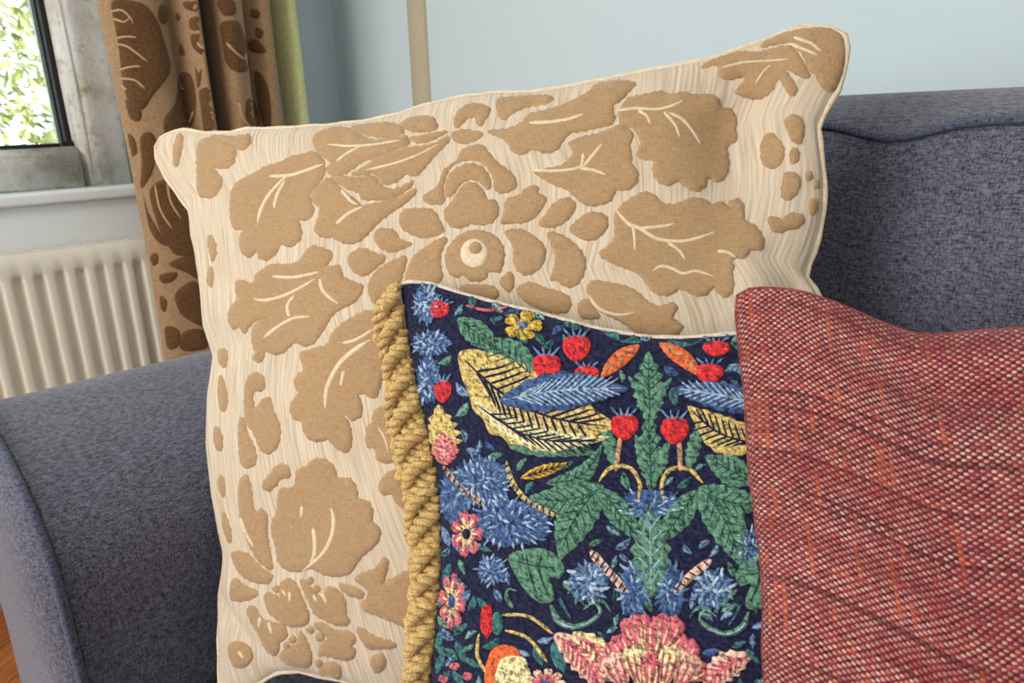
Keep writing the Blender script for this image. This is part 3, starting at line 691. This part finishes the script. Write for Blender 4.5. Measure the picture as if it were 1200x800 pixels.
def berry(c, r, sq=1.0, cap=True, tilt=0.0):
    P = rot([(0, r*1.05), (-r*.62, r*.72), (-r*.98, 0), (-r*.8, -r*.62), (-r*.3, -r*.85), (r*.3, -r*.85), (r*.8, -r*.62), (r*.98, 0), (r*.62, r*.72)], tilt, 1, (0, 0))*np.array([1, sq])+np.array(c)
    o = tlay('woven_berry', P, 'red', .0014)
    if not o: return
    for i in range(9):
        a = i*2.4; q = r*.72*math.sqrt((i+.5)/9); x, y = c[0]+q*math.cos(a), c[1]+q*math.sin(a)*sq
        lay('seed', ts, ribbon([(x-1.6, y-1.1), (x+1.6, y+1.1)], 1.7), TH['blush' if i % 3 else 'ink'], o, .0021, 60, .7, .0014, 0)
    if cap:
        for dx in (-.62, -.2, .22, .64):
            p0 = rot([(dx*r*.5, -r*.62)], tilt)[0]; p1 = rot([(dx*r*1.5, -r*1.35)], tilt)[0]
            lay('calyx', ts, ribbon([np.array(c)+p0*[1, sq], np.array(c)+p1*[1, sq]], 4.2, 1.5), TH['blue'], o, .0019, 60, 1, .001, 0)
def flower(c, rx, ry, petals, c1, c2, ce, tilt=0.0):
    o = tlay('woven_flower', disc(c, rx*.5, ry*.5), c2, .0011)
    if not o: return
    for i in range(petals):
        a = 2*math.pi*i/petals+tilt; d = np.array([math.cos(a)*rx, math.sin(a)*ry]); s = np.array([-math.sin(a)*rx, math.cos(a)*ry])*1.9/petals
        C = np.array(c, float)
        P = [C+d*.22, C+d*.5-s*.8, C+d*.85-s, C+d*1.0-s*.4, C+d*.93, C+d*1.0+s*.4, C+d*.85+s, C+d*.5+s*.8]
        lay('petal', ts, P, TH[c1], o, .0018, 10, 2, .0008, 3)
        lay('petal_stripe', ts, ribbon([C+d*.25, C+d*.75], max(2.0, rx*.18)), TH[c2], o, .0024, 60, .9, .0014, 0)
    lay('flower_eye', ts, disc(c, rx*.24, ry*.24, 9), TH[ce], o, .0026, 12, 1.5, .0012, 3)
def stem(path, w, col='tan', stripe=None, name='woven_stem'):
    o = tlay(name, ribbon(path, w, w), col, .0013, 0, 30, min(2, w*.4))
    if o and stripe:
        P = catmull(path, False, 7.0); T = np.gradient(P, axis=0)
        for i in range(1, len(P)-1):
            t = T[i]/(np.linalg.norm(T[i])+1e-9); nn = np.array([-t[1], t[0]])
            lay('twist', ts, ribbon([P[i]-nn*w*.5-t*1.6, P[i]+nn*w*.5+t*1.6], 2.0), TH[stripe], o, .0021, 60, .7, .0012, 0)
    return o
def tuft(c, rx, ry, n, cols, seed=0, L=(7, 13), w=4.0):
    r_ = random.Random(seed)
    o = tlay('woven_spray', disc(c, rx*.92, ry*.92, 14, .08, seed), 'slate', .0008)
    if not o: return
    for i in range(n):
        a = i*2.39996+seed; q = math.sqrt((i+.5)/n); x, y = c[0]+rx*q*math.cos(a), c[1]+ry*q*math.sin(a)
        an = math.atan2(y-c[1], x-c[0])+r_.uniform(-.6, .6); l = r_.uniform(*L)/2
        lay('leaflet', ts, ribbon([(x-l*math.cos(an), y-l*math.sin(an)), (x, y+r_.uniform(-1, 1)), (x+l*math.cos(an), y+l*math.sin(an))], w, w*.5), TH[r_.choice(cols)], o, .0018, 60, 1.3, .0007, 0)
def curl(path, w, col, vein=None):
    o = tlay('woven_scroll', ribbon(path, w, w*.35), col, .0012, 0, 12, 2)
    if o and vein: lay('vein', ts, ribbon(path, 1.8, 1.2), TH[vein], o, .0019, 60, .7, .0012, 0)
    return o
MX = 762.0
mir = lambda P: [(2*MX-x, y+8) for x, y in P]
# sprays of blue leaflets down the left edge and across the middle
tuft((500, 356), 16, 24, 30, ['blue', 'pale', 'blue'], 1); tuft((506, 402), 24, 15, 30, ['blue', 'pale'], 2); tuft((502, 444), 14, 30, 34, ['blue', 'slate', 'pale'], 3)
tuft((566, 564), 36, 30, 64, ['blue', 'pale', 'blue'], 4); tuft((600, 612), 50, 30, 84, ['blue', 'pale', 'slate'], 5); tuft((533, 582), 18, 36, 34, ['blue', 'slate'], 6)
tuft((577, 668), 18, 18, 26, ['blue', 'pale'], 7); tuft((690, 682), 24, 24, 34, ['blue', 'pale'], 8, (9, 16), 6); tuft((742, 692), 18, 34, 34, ['blue', 'pale', 'slate'], 9, (9, 15), 5)
tuft((786, 692), 18, 34, 34, ['blue', 'slate', 'pale'], 10, (9, 15), 5); tuft((836, 690), 24, 24, 34, ['blue', 'pale'], 11, (9, 16), 6); tuft((762, 590), 40, 18, 40, ['blue', 'pale', 'slate'], 12)
tuft((880, 640), 20, 22, 30, ['blue', 'pale'], 13)
# broad golden striped leaves with blue leaves laid across them, either side of the middle
leaf((538, 414), (722, 500), 92, 'gold', 'ink', .14, .12, 14, h=.0012, vw=3.0)
leaf((556, 470), (716, 512), 30, 'straw', 'ink', .2, .14, 12, h=.0018, vw=2.2)
leaf((586, 470), (738, 456), 46, 'slate', 'pale', .15, -.03, 14, h=.0026, vw=2.4)
leaf((900, 520), (806, 476), 44, 'gold', 'ink', .12, -.12, 9, h=.0012, vw=2.6)
leaf((905, 480), (786, 456), 34, 'slate', 'pale', .15, .03, 10, h=.0020, vw=2.2)
# green leaves
leaf((536, 373), (588, 412), 28, 'green', 'dkgreen', .14); leaf((628, 444), (562, 398), 42, 'green', 'dkgreen', .14, .05)
leaf((596, 522), (700, 532), 38, 'green', 'dkgreen', .14, -.1); leaf((640, 566), (706, 520), 22, 'green', 'dkgreen', .14, .2)
leaf((884, 566), (826, 534), 34, 'green', 'dkgreen', .14)
leaf((708, 570), (620, 582), 36, 'green', 'dkgreen', .14, -.1); leaf((706, 568), (656, 656), 46, 'green', 'dkgreen', .14, .08); leaf((704, 572), (752, 634), 30, 'green', 'dkgreen', .14)
leaf((818, 572), (900, 588), 36, 'green', 'dkgreen', .14, .1); leaf((820, 570), (868, 662), 46, 'green', 'dkgreen', .14, -.08); leaf((818, 574), (772, 638), 30, 'green', 'dkgreen', .14)
leaf((700, 380), (752, 402), 18, 'teal', None); leaf((830, 392), (778, 404), 16, 'teal', None)
# the middle stalk of serrated leaves
leaf((762, 492), (760, 412), 34, 'green', 'dkgreen', .5, 0, 5); leaf((762, 500), (736, 440), 16, 'green', None, .5, .1); leaf((762, 500), (788, 442), 16, 'green', None, .5, -.1)
leaf((764, 575), (760, 480), 26, 'green', 'dkgreen', .55, 0, 5); leaf((764, 566), (744, 508), 14, 'green', None, .5); leaf((766, 566), (786, 512), 14, 'green', None, .5)
leaf((722, 550), (706, 486), 16, 'green', None, .4); leaf((806, 552), (822, 490), 16, 'green', None, .4)
leaf((764, 700), (762, 586), 44, 'green', 'pale', .3, 0, 5)
# stems
stem([(520, 546), (540, 570), (568, 592)], 7, 'tan', 'ink'); stem([(594, 540), (600, 562), (618, 586), (656, 606)], 6, 'gold', 'ink'); 
stem([(692, 645), (712, 668), (736, 694)], 10, 'blush', 'ink'); stem([(834, 656), (812, 672), (790, 694)], 10, 'blush', 'ink')
stem([(702, 564), (716, 548), (738, 548), (750, 566), (748, 590)], 5, 'gold', 'ink'); stem([(824, 566), (808, 550), (786, 550), (776, 566), (778, 590)], 5, 'gold', 'ink')
stem([(727, 512), (722, 552)], 6, 'tan'); stem([(796, 516), (798, 552)], 6, 'tan')
leaf((610, 560), (668, 542), 14, 'yellow', 'ink', .2, 0, 6)
stem([(588, 720), (620, 722), (648, 742)], 4, 'gold', 'ink'); stem([(592, 738), (620, 748), (642, 776)], 4, 'gold', 'ink'); stem([(562, 742), (560, 768), (572, 790)], 4, 'gold')
stem([(546, 358), (570, 364), (596, 360)], 3, 'pink')
# orange buds, berries
leaf((750, 404), (702, 446), 19, 'orange', 'tan', 0, .05, 3); leaf((772, 402), (826, 444), 19, 'orange', 'tan', 0, -.05, 3)
for c, r, s in (((641, 429), 17, 1), ((676, 407), 17, .95), ((688, 438), 15, .7), ((732, 499), 17, .95), ((791, 503), 17, 1), ((840, 408), 17, .55), ((832, 437), 17, .75), ((519, 457), 11, 1.3)): berry(c, r, s)
berry((515, 362), 12, .9, True, .5)
flower((613, 382), 23, 17, 5, 'yellow', 'gold', 'blue'); flower((548, 625), 19, 28, 7, 'pink', 'straw', 'ink'); flower((531, 704), 16, 34, 8, 'pink', 'straw', 'slate', .2)
# tulip-like bud at the edge
leaf((522, 544), (514, 474), 40, 'gold', None, .5); leaf((524, 545), (520, 505), 30, 'pink', 'blush', .2, 0, 5, h=.0016)
tlay('woven_flower', disc((571, 727), 8, 20, 12, .06), 'red', .0013); tlay('woven_leaf', disc((583, 730), 7, 14), 'teal', .0012)
# curling green leaves
for f_ in (lambda P: P, mir):
    o = tlay('woven_scroll', f_([(596, 652), (612, 644), (634, 642), (652, 650), (662, 666), (656, 678), (644, 676), (650, 692), (648, 704), (634, 706), (618, 694), (606, 676)]), 'green', .0013)
    if o:
        for p_ in ([(604, 656), (628, 662), (652, 664)], [(618, 648), (622, 670), (632, 700)], [(636, 646), (634, 670), (644, 696)]): lay('vein', ts, ribbon(f_(p_), 2.0), TH['dkgreen'], o, .0020, 60, .7, .0013, 0)
    curl(f_([(646, 708), (654, 726), (672, 734), (692, 728), (704, 716), (696, 706), (684, 714)]), 9, 'green', 'pale'); curl(f_([(660, 682), (676, 698), (690, 712)]), 6, 'green'); curl(f_([(656, 700), (664, 716), (670, 724)]), 5, 'teal')
    curl(f_([(690, 706), (706, 704), (716, 716)]), 6, 'green')
curl([(602, 712), (594, 700), (596, 690), (606, 692)], 6, 'green')
# large pink bloom and its side petals low in the middle, orange dome beside it
def ruffle(c, a, L_, w_, col, stripe, h):
    d = np.array([math.cos(a), math.sin(a)]); n_ = np.array([-d[1], d[0]]); c = np.array(c, float)
    P = [c+d*L_*t+n_*w_*q for t, q in ((0, -.12), (.3, -.36), (.6, -.5), (.84, -.5), (.98, -.3), (.92, -.12), (1.02, .06), (.95, .24), (.86, .5), (.6, .5), (.3, .36), (0, .12))]
    o = tlay('woven_petal', P, col, h, 3.0, 8, 3.0)
    if o:
        for q in (-.28, 0, .28): lay('petal_stripe', ts, ribbon([c+d*L_*.15+n_*w_*q*.5, c+d*L_*.5+n_*w_*q, c+d*L_*.8+n_*w_*q*1.05], 3.6, 2.4), TH[stripe], o, h+.0009, 60, 1.2, h, 0)
for i, (dx, dy, a, L_, w_, cl, sr) in enumerate(((-34, 4, -2.5, 34, 34, 'pink', 'straw'), (34, 4, -.6, 34, 34, 'pink', 'straw'), (-26, -14, -2.2, 36, 34, 'pink', 'blush'), (26, -14, -.95, 36, 34, 'pink', 'blush'), (-10, -30, -1.85, 42, 36, 'pink', 'blush'), (12, -30, -1.25, 42, 36, 'pink', 'blush'),
        (0, -18, -1.57, 50, 36, 'pink', 'straw'), (-30, 14, -2.0, 44, 30, 'blush', 'pink'), (30, 14, -1.1, 44, 30, 'blush', 'pink'), (-12, 14, -1.75, 52, 26, 'straw', 'pink'), (14, 14, -1.35, 52, 26, 'straw', 'pink'), (0, 22, -1.57, 44, 26, 'pink', 'straw'))):
    ruffle((764+dx, 790+dy), a, L_, w_, cl, sr, .0013+.00022*i)
leaf((650, 742), (708, 812), 38, 'blush', 'pink', .3, -.1, 9, 'woven_petal', vw=3.4); leaf((672, 740), (722, 800), 30, 'straw', 'pink', .3, -.1, 7, 'woven_petal', .0016, 3); leaf((880, 766), (822, 812), 34, 'blush', 'pink', .3, .1, 7, 'woven_petal', vw=3.2)
tlay('woven_flower', disc((592, 790), 24, 36, 14, .03), 'orange', .0012); tlay('woven_flower', disc((602, 796), 22, 30, 14, .05), 'straw', .0018)
for x in range(584, 622, 6): stem([(x, 770+abs(x-602)*.4), (x-2, 800)], 2, 'ink')
flower((640, 800), 24, 18, 9, 'blush', 'pink', 'slate')
leaf((648, 752), (662, 788), 16, 'teal', None); leaf((626, 756), (636, 780), 10, 'teal', None)
# small filler sprigs on the navy ground
for (x, y, a, l) in ((528, 660, 1.9, 26), (538, 655, 1.2, 20), (552, 690, 2.2, 26), (560, 700, .9, 22), (548, 730, 2.4, 22), (535, 750, 1.2, 28), (520, 765, 1.9, 26), (545, 770, .6, 22), (556, 755, 2.6, 18), (530, 785, .9, 24), (515, 740, 1.6, 22),
                     (527, 640, -1.9, 26), (530, 600, -1.2, 22), (560, 640, .3, 18), (880, 700, 1.2, 20), (874, 760, .8, 24), (656, 478, .4, 10), (590, 372, 2.9, 14), (575, 372, 1.0, 10), (660, 392, 1.2, 12), (716, 424, 2.0, 12), (650, 770, 1.3, 14), (700, 740, .5, 12), (880, 420, 1.3, 18), (856, 446, .4, 16)):
    leaf((x, y), (x+l*math.cos(a), y+l*math.sin(a)), l*.36, random.choice(['teal', 'green', 'teal', 'blue']), None)
def covered(p):
    for P in OCC:
        if not (P[:, 0].min()-3 < p[0] < P[:, 0].max()+3 and P[:, 1].min()-3 < p[1] < P[:, 1].max()+3): continue
        A, B = P, np.roll(P, -1, 0); cnd = (A[:, 1] > p[1]) != (B[:, 1] > p[1])
        if ((cnd & (p[0] < (B[:, 0]-A[:, 0])*(p[1]-A[:, 1])/(B[:, 1]-A[:, 1]+1e-12)+A[:, 0])).sum() % 2) == 1: return True
    return False
# the cloth goes on below the edge of the picture: more leaves, berries and blooms
leaf((560, 900), (640, 850), 44, 'green', 'dkgreen', .14); leaf((560, 905), (610, 960), 36, 'green', 'dkgreen', .14); leaf((880, 900), (820, 850), 44, 'green', 'dkgreen', .14); leaf((764, 930), (764, 830), 46, 'green', 'pale', .2)
flower((548, 860), 20, 24, 7, 'pink', 'straw', 'ink'); flower((700, 900), 26, 22, 9, 'blush', 'pink', 'slate'); berry((660, 930), 16); berry((820, 920), 16); tuft((620, 900), 30, 24, 50, ['blue', 'pale', 'slate'], 21); tuft((830, 960), 32, 24, 50, ['blue', 'pale', 'slate'], 22); tuft((730, 960), 30, 18, 40, ['blue', 'pale'], 23)
n_f = 0
for tr in range(5000):
    if n_f >= 210: break
    x, y = random.uniform(484, 885), random.uniform(362, 965); a = random.choice((-2.2, -1.2, .6, 1.4, 2.4, -.4))+random.uniform(-.3, .3); l = random.uniform(15, 24)
    e = (x+l*math.cos(a), y+l*math.sin(a)); m_ = ((x+e[0])/2, (y+e[1])/2); nx_, ny_ = -math.sin(a)*5, math.cos(a)*5
    if x < 516 and 560 < y < 800: continue
    if any(covered(q) for q in ((x, y), e, m_, (m_[0]+nx_, m_[1]+ny_), (m_[0]-nx_, m_[1]-ny_))): continue
    leaf((x, y), e, l*.42, random.choice(['teal', 'green', 'teal', 'blue', 'slate']), random.choice([None, 'pale', 'dkgreen']), .2, random.uniform(-.15, .15), 2, h=.0009, vw=1.3); n_f += 1
for c in ((533, 780), (548, 792), (520, 795)): tlay('woven_flower', disc(c, 6, 5, 9, .15), 'pink', .0012)

# gold bullion fringe hanging from the left seam, each cord two plies twisted together
def fringe():
    E_ = resample(np.array(EDGE_L, float), 340); n_seam = tap_sd[5]; p0 = tap_sd[4][0, 0]
    s = np.r_[0, np.cumsum(np.linalg.norm(np.diff(E_, axis=0), axis=1))]; total = s[-1]; k_ = 0; q = 1.0
    while q < total-4:
        i = int(np.searchsorted(s, q)); e = E_[i]; tpos = q/total
        lean = .1+.9*min(1, q/140.0)
        L = 62+random.uniform(-14, 16)
        dx, dy = (-12-24*lean+random.uniform(-4, 4)), L*(.98-.14*lean)
        if k_ < 2: dx = -28-3*k_
        a = np.array(e)+[1.5, -2]; b = a+[dx*.55-4, dy*.42]; c = a+[dx, dy]
        path2 = resample(catmull([a, b, c], False, 4), 26)
        lift = (.0045+.004*(k_ % 3)); pts = []
        for j, p_ in enumerate(path2):
            t = j/25; pts.append(on_plane(p_[0], p_[1], p0, n_seam)+n_seam*(lift*math.sin(math.pi*min(1, t*1.1+.12))+.001-.004*t))
        pts = np.array(pts); T = np.gradient(pts, axis=0); T /= np.linalg.norm(T, axis=1)[:, None]
        A_ = np.cross(T, n_seam); A_ /= np.linalg.norm(A_, axis=1)[:, None]; B_ = np.cross(T, A_)
        parts = []; fine = resample(np.arange(26)[:, None].astype(float), 52)[:, 0]
        ip = lambda X: np.stack([np.interp(fine, np.arange(26), X[:, d]) for d in range(3)], 1)
        pf, Af, Bf = ip(pts), ip(A_), ip(B_); ph0 = random.uniform(0, 6.28)
        for h_ in (0, math.pi):
            th = fine*.85+h_+ph0; rr = .0025*np.minimum(1, .35+np.minimum(fine, 25-fine)*.4)
            parts.append(tube(pf+(Af*np.cos(th)[:, None]+Bf*np.sin(th)[:, None])*rr[:, None], .0026, 7))
        V, Fc = merge(parts); link('fringe_cord', mesh('fringe_cord', V, Fc), m_cord, tap); k_ += 1
        q += 11.0 if q > 30 else 8.0
fringe()

# ------------------------------------------------------------------ red tweed cushion
def wr_red(u, v):
    w_ = 0*u
    for (v0, sl, a, u0, u1, s) in ((.17, .10, -.0035, 0, .45, .010), (.235, .05, -.003, 0, .35, .009), (.30, .03, -.0035, 0, .5, .010), (.365, .02, -.003, 0, .4, .009), (.43, 0, -.0045, .1, 1, .011), (.50, .02, -.003, 0, .6, .009), (.58, .06, -.004, .1, 1, .010), (.66, .05, -.003, 0, 1, .010), (.72, .07, -.004, .1, 1, .011), (.80, .05, -.003, 0, .8, .01)):
        m_ = np.clip((u-u0)*8+.4, 0, 1)*np.clip((u1-u)*6, 0, 1); w_ = w_+a*np.exp(-((v-v0-sl*u)/s)**2)*m_
    w_ = w_-.012*np.exp(-((v-.02-.22*u)/.035)**2)*np.clip((u-.12)*4, 0, 1)*np.clip((.75-u)*4, 0, 1)     # diagonal crease below the top seam
    w_ = w_+.008*np.exp(-((v-.14-.20*u)/.06)**2)*np.clip((u-.1)*3, 0, 1)
    return w_+.0015*np.sin(u*11+v*5)*np.sin(v*9)
TL = P3(864, 346, .43); TR = TL+np.array([.40, .13, .0]); BL = P3(925, 1450, .54)
BR = TR+(BL-TL)
red_sd = cushion_surface(TL, TR, BL, BR,
    [(864, 346), (872, 340), (890, 337), (920, 338), (948, 344), (975, 353), (1005, 366), (1035, 379), (1060, 389), (1085, 393), (1110, 392), (1150, 388), (1200, 384), tuple(TR)],
    None, None, [(864, 346), (862, 360), (864, 385), (868, 420), (873, 460), (875, 500), (877, 540), (882, 580), (888, 625), (893, 670), (895, 710), (894, 760), (896, 800), (908, 1000), (925, 1450)],
    .045, .014, 170, 170, .5, wr_red)
red, rs = make_cushion('tweed_cushion', 'red and pink flecked tweed cushion in front of the tapestry one', red_sd, m_tweed, m_tweed)
seam(red, red_sd, .0009, m_tweedseam)

# ------------------------------------------------------------------ sofa
def sofa():
    r = empty('sofa', (.3, .45, 0)); tag(r, 'blue-grey woven fabric sofa with padded piped arms', 'sofa')
    prof = catmull([(-.635, .14), (-.635, .30), (-.635, .47), (-.641, .55), (-.662, .590), (-.70, .615), (-.75, .630), (-.82, .640), (-.88, .643), (-.93, .632), (-.965, .600), (-.98, .55), (-.982, .40), (-.98, .14)], False, .012)
    yb = .93
    def arm(sx, ox):
        Pr = prof.copy(); n = len(Pr); c = np.array([-.81, .40]); V = []; rings = []
        # y position, inset towards the core: the front is a padded dome behind a piped edge
        for y, ins in [(yb, 0)]+[(yy, 0) for yy in np.linspace(.88, .10, 14)]+[(.078, 0.0), (.073, .004), (.067, .012), (.061, .028), (.057, .055), (.054, .10)]:
            pts = []
            for (x, z) in Pr:
                d = np.array([x, z])-c; L = np.linalg.norm(d); q = c+d*max(0, 1-ins/L)
                pts.append((ox+sx*q[0], y, q[1]))
            rings.append(len(V)); V += pts
        Fc = []
        for a, b in zip(rings[:-1], rings[1:]):
            for j in range(n-1): Fc.append((a+j, a+j+1, b+j+1, b+j))
            Fc.append((a+n-1, a, b, b+n-1))
        Fc.append(tuple(rings[-1]+j for j in range(n))); Fc.append(tuple(rings[0]+j for j in range(n))[::-1])
        me = mesh('arm', V, Fc)
        bm = bmesh.new(); bm.from_mesh(me); bmesh.ops.recalc_face_normals(bm, faces=bm.faces[:]); bm.to_mesh(me); bm.free()
        a_ = link('arm', me, m_sofa, r)
        path = [(ox+sx*(x+(.0035 if x > -.7 else -.002 if x < -.93 else 0)), .078, z+(.003 if z > .6 else 0)) for x, z in Pr]
        V, Fc = tube(path, .0042, 8); link('piping', mesh('piping', V, Fc), m_sofapipe, a_)
    arm(1, 0); arm(-1, .62)
    # back rest frame behind the cushions
    box('back_frame', -.62, 1.24, .76, .93, .14, .86, m_sofa, r, .03)
    # loose back cushions with a piped front edge and a puffy top
    def back_cushion(x0, x1, dip):
        nx, nz, V, Fc = 60, 26, [], []
        def topz(x): return .905+.012*(x+.2)*(1 if x < .4 else .3)-.012*math.exp(-((x+.215)/.035)**2)*dip
        def fy(x, s): return .585+.05*s-.035*math.sin(math.pi*min(1, max(0, s)))-.02*math.sin(math.pi*(x-x0)/(x1-x0))**.6
        prof_n = 0
        for i in range(nx):
            x = x0+(x1-x0)*i/(nx-1); tz = topz(x); ef = min(1, math.sin(math.pi*(.02+.96*i/(nx-1)))*4)
            col = [(x, fy(x, s)+(1-ef)*.03, .40+(tz-.40)*s) for s in np.linspace(0, 1, nz)]
            y1 = fy(x, 1)+(1-ef)*.03
            t0 = .905+.012*(x+.2)*(1 if x < .4 else .3)
            for q in np.linspace(.08, 1, 10): col.append((x, y1+.165*q, tz+(t0-tz)*min(1, q*2.5)+.022*math.sin(math.pi*q*.9)*ef+.002))
            col += [(x, y1+.17, tz-.1), (x, y1+.17, .40)]
            prof_n = len(col); V += col
        for i in range(nx-1):
            for j in range(prof_n): Fc.append((i*prof_n+j, (i+1)*prof_n+j, (i+1)*prof_n+(j+1) % prof_n, i*prof_n+(j+1) % prof_n))
        Fc.append(tuple(range(prof_n))); Fc.append(tuple((nx-1)*prof_n+j for j in range(prof_n))[::-1])
        me = mesh('back_cushion', V, Fc); bm = bmesh.new(); bm.from_mesh(me); bmesh.ops.recalc_face_normals(bm, faces=bm.faces[:]); bm.to_mesh(me); bm.free()
        b_ = link('back_cushion', me, m_sofa, r)
        path = [(V[i*prof_n+nz-1][0], V[i*prof_n+nz-1][1]-.002, V[i*prof_n+nz-1][2]+.001) for i in range(nx)]
        V2, F2 = tube(path, .0034, 8); link('piping', mesh('piping', V2, F2), m_sofapipe, b_)
    back_cushion(-.63, .34, 1); back_cushion(.345, 1.245, 0)
    for x0, x1 in ((-.632, .306), (.31, 1.25)):
        s_ = box('seat_cushion', x0, x1, .03, .60, .27, .405, m_sofa, r, .03)
        V, Fc = tube([(x0+.03, .034, .378), (x1-.03, .034, .378)], .004, 8); link('piping', mesh('piping', V, Fc), m_sofapipe, s_)
    box('base', -.64, 1.26, .04, .92, .12, .268, m_sofa, r, .012)
    for x in (-.93, 1.55):
        for y in (.10, .87):
            bm = bmesh.new(); bmesh.ops.create_cone(bm, cap_ends=True, segments=20, radius1=.018, radius2=.028, depth=.13); bmesh.ops.translate(bm, vec=(x, y, .075), verts=bm.verts[:])
            me = bpy.data.meshes.new('foot'); bm.to_mesh(me); bm.free(); link('foot', me, m_foot, r)
sofa()

# ------------------------------------------------------------------ curtain
def curtain():
    r = empty('curtain', (-1.66, .72, .06)); tag(r, 'long brown damask curtain hanging beside the window', 'curtain')
    # plan of the folds: (y, x) from the window edge to the wall end
    plan = [(.508,-1.70),(.512,-1.69),(.530,-1.668),(.565,-1.655),(.600,-1.652),(.625,-1.668),(.640,-1.685),(.652,-1.66),(.664,-1.630),(.676,-1.618),(.686,-1.64),(.690,-1.70),(.694,-1.80),(.730,-1.81),(.724,-1.70),(.722,-1.645),(.734,-1.620),(.756,-1.622),(.778,-1.645),(.792,-1.685),(.804,-1.672),(.822,-1.650),(.842,-1.652),(.858,-1.69),(.872,-1.735),(.888,-1.742)]
    P = catmull(plan, False, .004); n = len(P); zs = np.linspace(.05, 2.2, 170); V, Fc, U = [], [], []
    s = np.r_[0, np.cumsum(np.linalg.norm(np.diff(P, axis=0), axis=1))]
    for k_, z in enumerate(zs):
        for j, (y, x) in enumerate(P):
            V.append((x+.006*math.sin(z*3+y*20), y+.004*math.sin(z*2.3+1)+.004*math.sin(z*5+y*9), z)); U.append((s[j], z))
    for k_ in range(len(zs)-1):
        for j in range(n-1): Fc.append((k_*n+j, k_*n+j+1, (k_+1)*n+j+1, (k_+1)*n+j))
    cl = link('drape', mesh('drape', V, Fc, U), m_curtain, r)
    md = cl.modifiers.new('thickness', 'SOLIDIFY'); md.thickness = .001; md.offset = 0
    sf = Surface(V, Fc, U)
    # turned-back lining at the wall edge
    L = catmull([(.884, -1.72), (.892, -1.690), (.908, -1.668), (.924, -1.672), (.932, -1.70)], False, .004); m_ = len(L); V2, F2 = [], []
    for z in zs:
        for (y, x) in L: V2.append((x+.003*math.sin(z*3), y+.004*math.sin(z*2.3+1), z))
    for k_ in range(len(zs)-1):
        for j in range(m_-1): F2.append((k_*m_+j, k_*m_+j+1, (k_+1)*m_+j+1, (k_+1)*m_+j))
    ln = link('lining', mesh('lining', V2, F2), m_lining, r)
    md = ln.modifiers.new('thickness', 'SOLIDIFY'); md.thickness = .002; md.offset = 0
    V3, F3 = tube([(.0+V2[(k_+1)*m_-1][0], V2[(k_+1)*m_-1][1], zs[k_]) for k_ in range(len(zs))], .004, 8); link('edge_binding', mesh('edge_binding', V3, F3), m_white, r)
    CM = [
     ([(131,2),(150,0),(170,6),(184,24),(190,40),(196,60),(200,80),(193,95),(180,110),(168,128),(155,128),(148,112),(143,92),(141,70),(138,48),(134,26)], [[(131,14),(142,12),(152,20),(156,28)], [(134,22),(146,26),(152,20)], [(137,45),(148,43),(160,44)], [(138,52),(150,55),(172,72)], [(141,82),(155,78),(165,78)], [(142,92),(158,94),(170,104)], [(143,100),(150,106)]]),
     ([(148,116),(158,120),(166,132),(164,142),(154,140),(149,128)], []),
     ([(210,88),(222,86),(228,100),(230,125),(226,145),(215,152),(195,158),(192,140),(205,120)], [[(212,92),(210,102),(218,104)], [(228,130),(222,145),(212,156)]]),
     ([(234,106),(247,104),(254,120),(258,140),(252,150),(240,155),(236,130)], []),
     ([(212,50),(216,58),(218,64),(212,66),(210,58)], []), ([(190,4),(197,12),(196,26),(188,28),(184,14)], []), ([(208,14),(212,20),(210,26),(206,22)], []),
     ([(214,3),(230,2),(234,14),(224,13),(216,9)], []), ([(222,22),(234,20),(238,34),(224,35)], []), ([(224,41),(238,42),(244,62),(236,64),(226,55)], [[(232,50),(238,58)]]), ([(229,78),(233,86),(237,80),(235,100),(232,104)], []),
     ([(258,28),(268,24),(280,26),(286,42),(290,60),(293,80),(284,85),(272,82),(264,70),(260,45)], [[(266,50),(276,62),(286,70)]]),
     ([(255,1),(273,0),(276,16),(262,18)], []), ([(288,118),(296,116),(303,130),(305,146),(296,150),(288,140)], [[(280,120),(284,138),(294,150)]]),
     ([(291,48),(300,46),(309,54),(312,62),(300,62),(292,58)], []), ([(298,84),(309,90),(316,110),(318,146),(310,150),(302,120)], []), ([(295,10),(305,14),(303,22),(294,20)], []), ([(300,32),(309,36),(306,46),(300,44)], []),
     ([(150,157),(158,162),(161,180),(156,184)], []), ([(165,160),(177,155),(184,170),(180,197),(172,214),(165,220),(166,190)], []),
     ([(176,222),(198,211),(218,238),(226,261),(230,295),(208,299),(194,283),(183,258)], [[(182,216),(188,245),(202,268)], [(196,214),(200,236),(212,256)]]),
     ([(168,226),(174,248),(192,280),(198,288),(187,285),(175,266)], []), ([(187,322),(208,319),(203,329),(191,332)], []), ([(198,309),(228,299),(233,326),(218,319)], []),
     ([(206,343),(228,329),(242,353),(244,383),(218,373),(208,360)], []), ([(194,383),(209,386),(211,403),(201,410),(196,407)], []), ([(214,390),(237,386),(242,407),(213,410)], []), ([(176,300),(184,296),(186,306),(180,312)], []), ([(188,346),(196,352),(194,366),(188,360)], [])]
    # the repeat goes on above and below what the picture shows
    CM2 = [([(x+sx_, y+sy_) for x, y in p_], []) for sx_, sy_ in ((-68, -430), (-136, -860), (66, 430)) for p_, _ in CM if len(p_) > 5]
    for pl_, vn in CM+CM2:
        o = lay('velvet_leaf', sf, pl_, m_curtmot, r, .003, 5, 2.5, .0010)
        if o: veins('vein', sf, vn, m_curtvein, o, 2.6, .0042)
    # heading rail
    V, Fc = tube([(-1.70, y, 2.22) for y in np.linspace(-1.0, 1.05, 20)], .014, 12)
    p_ = link('curtain_pole', mesh('curtain_pole', V, Fc), m_black); tag(p_, 'black metal curtain pole above the window', 'curtain pole')
curtain()
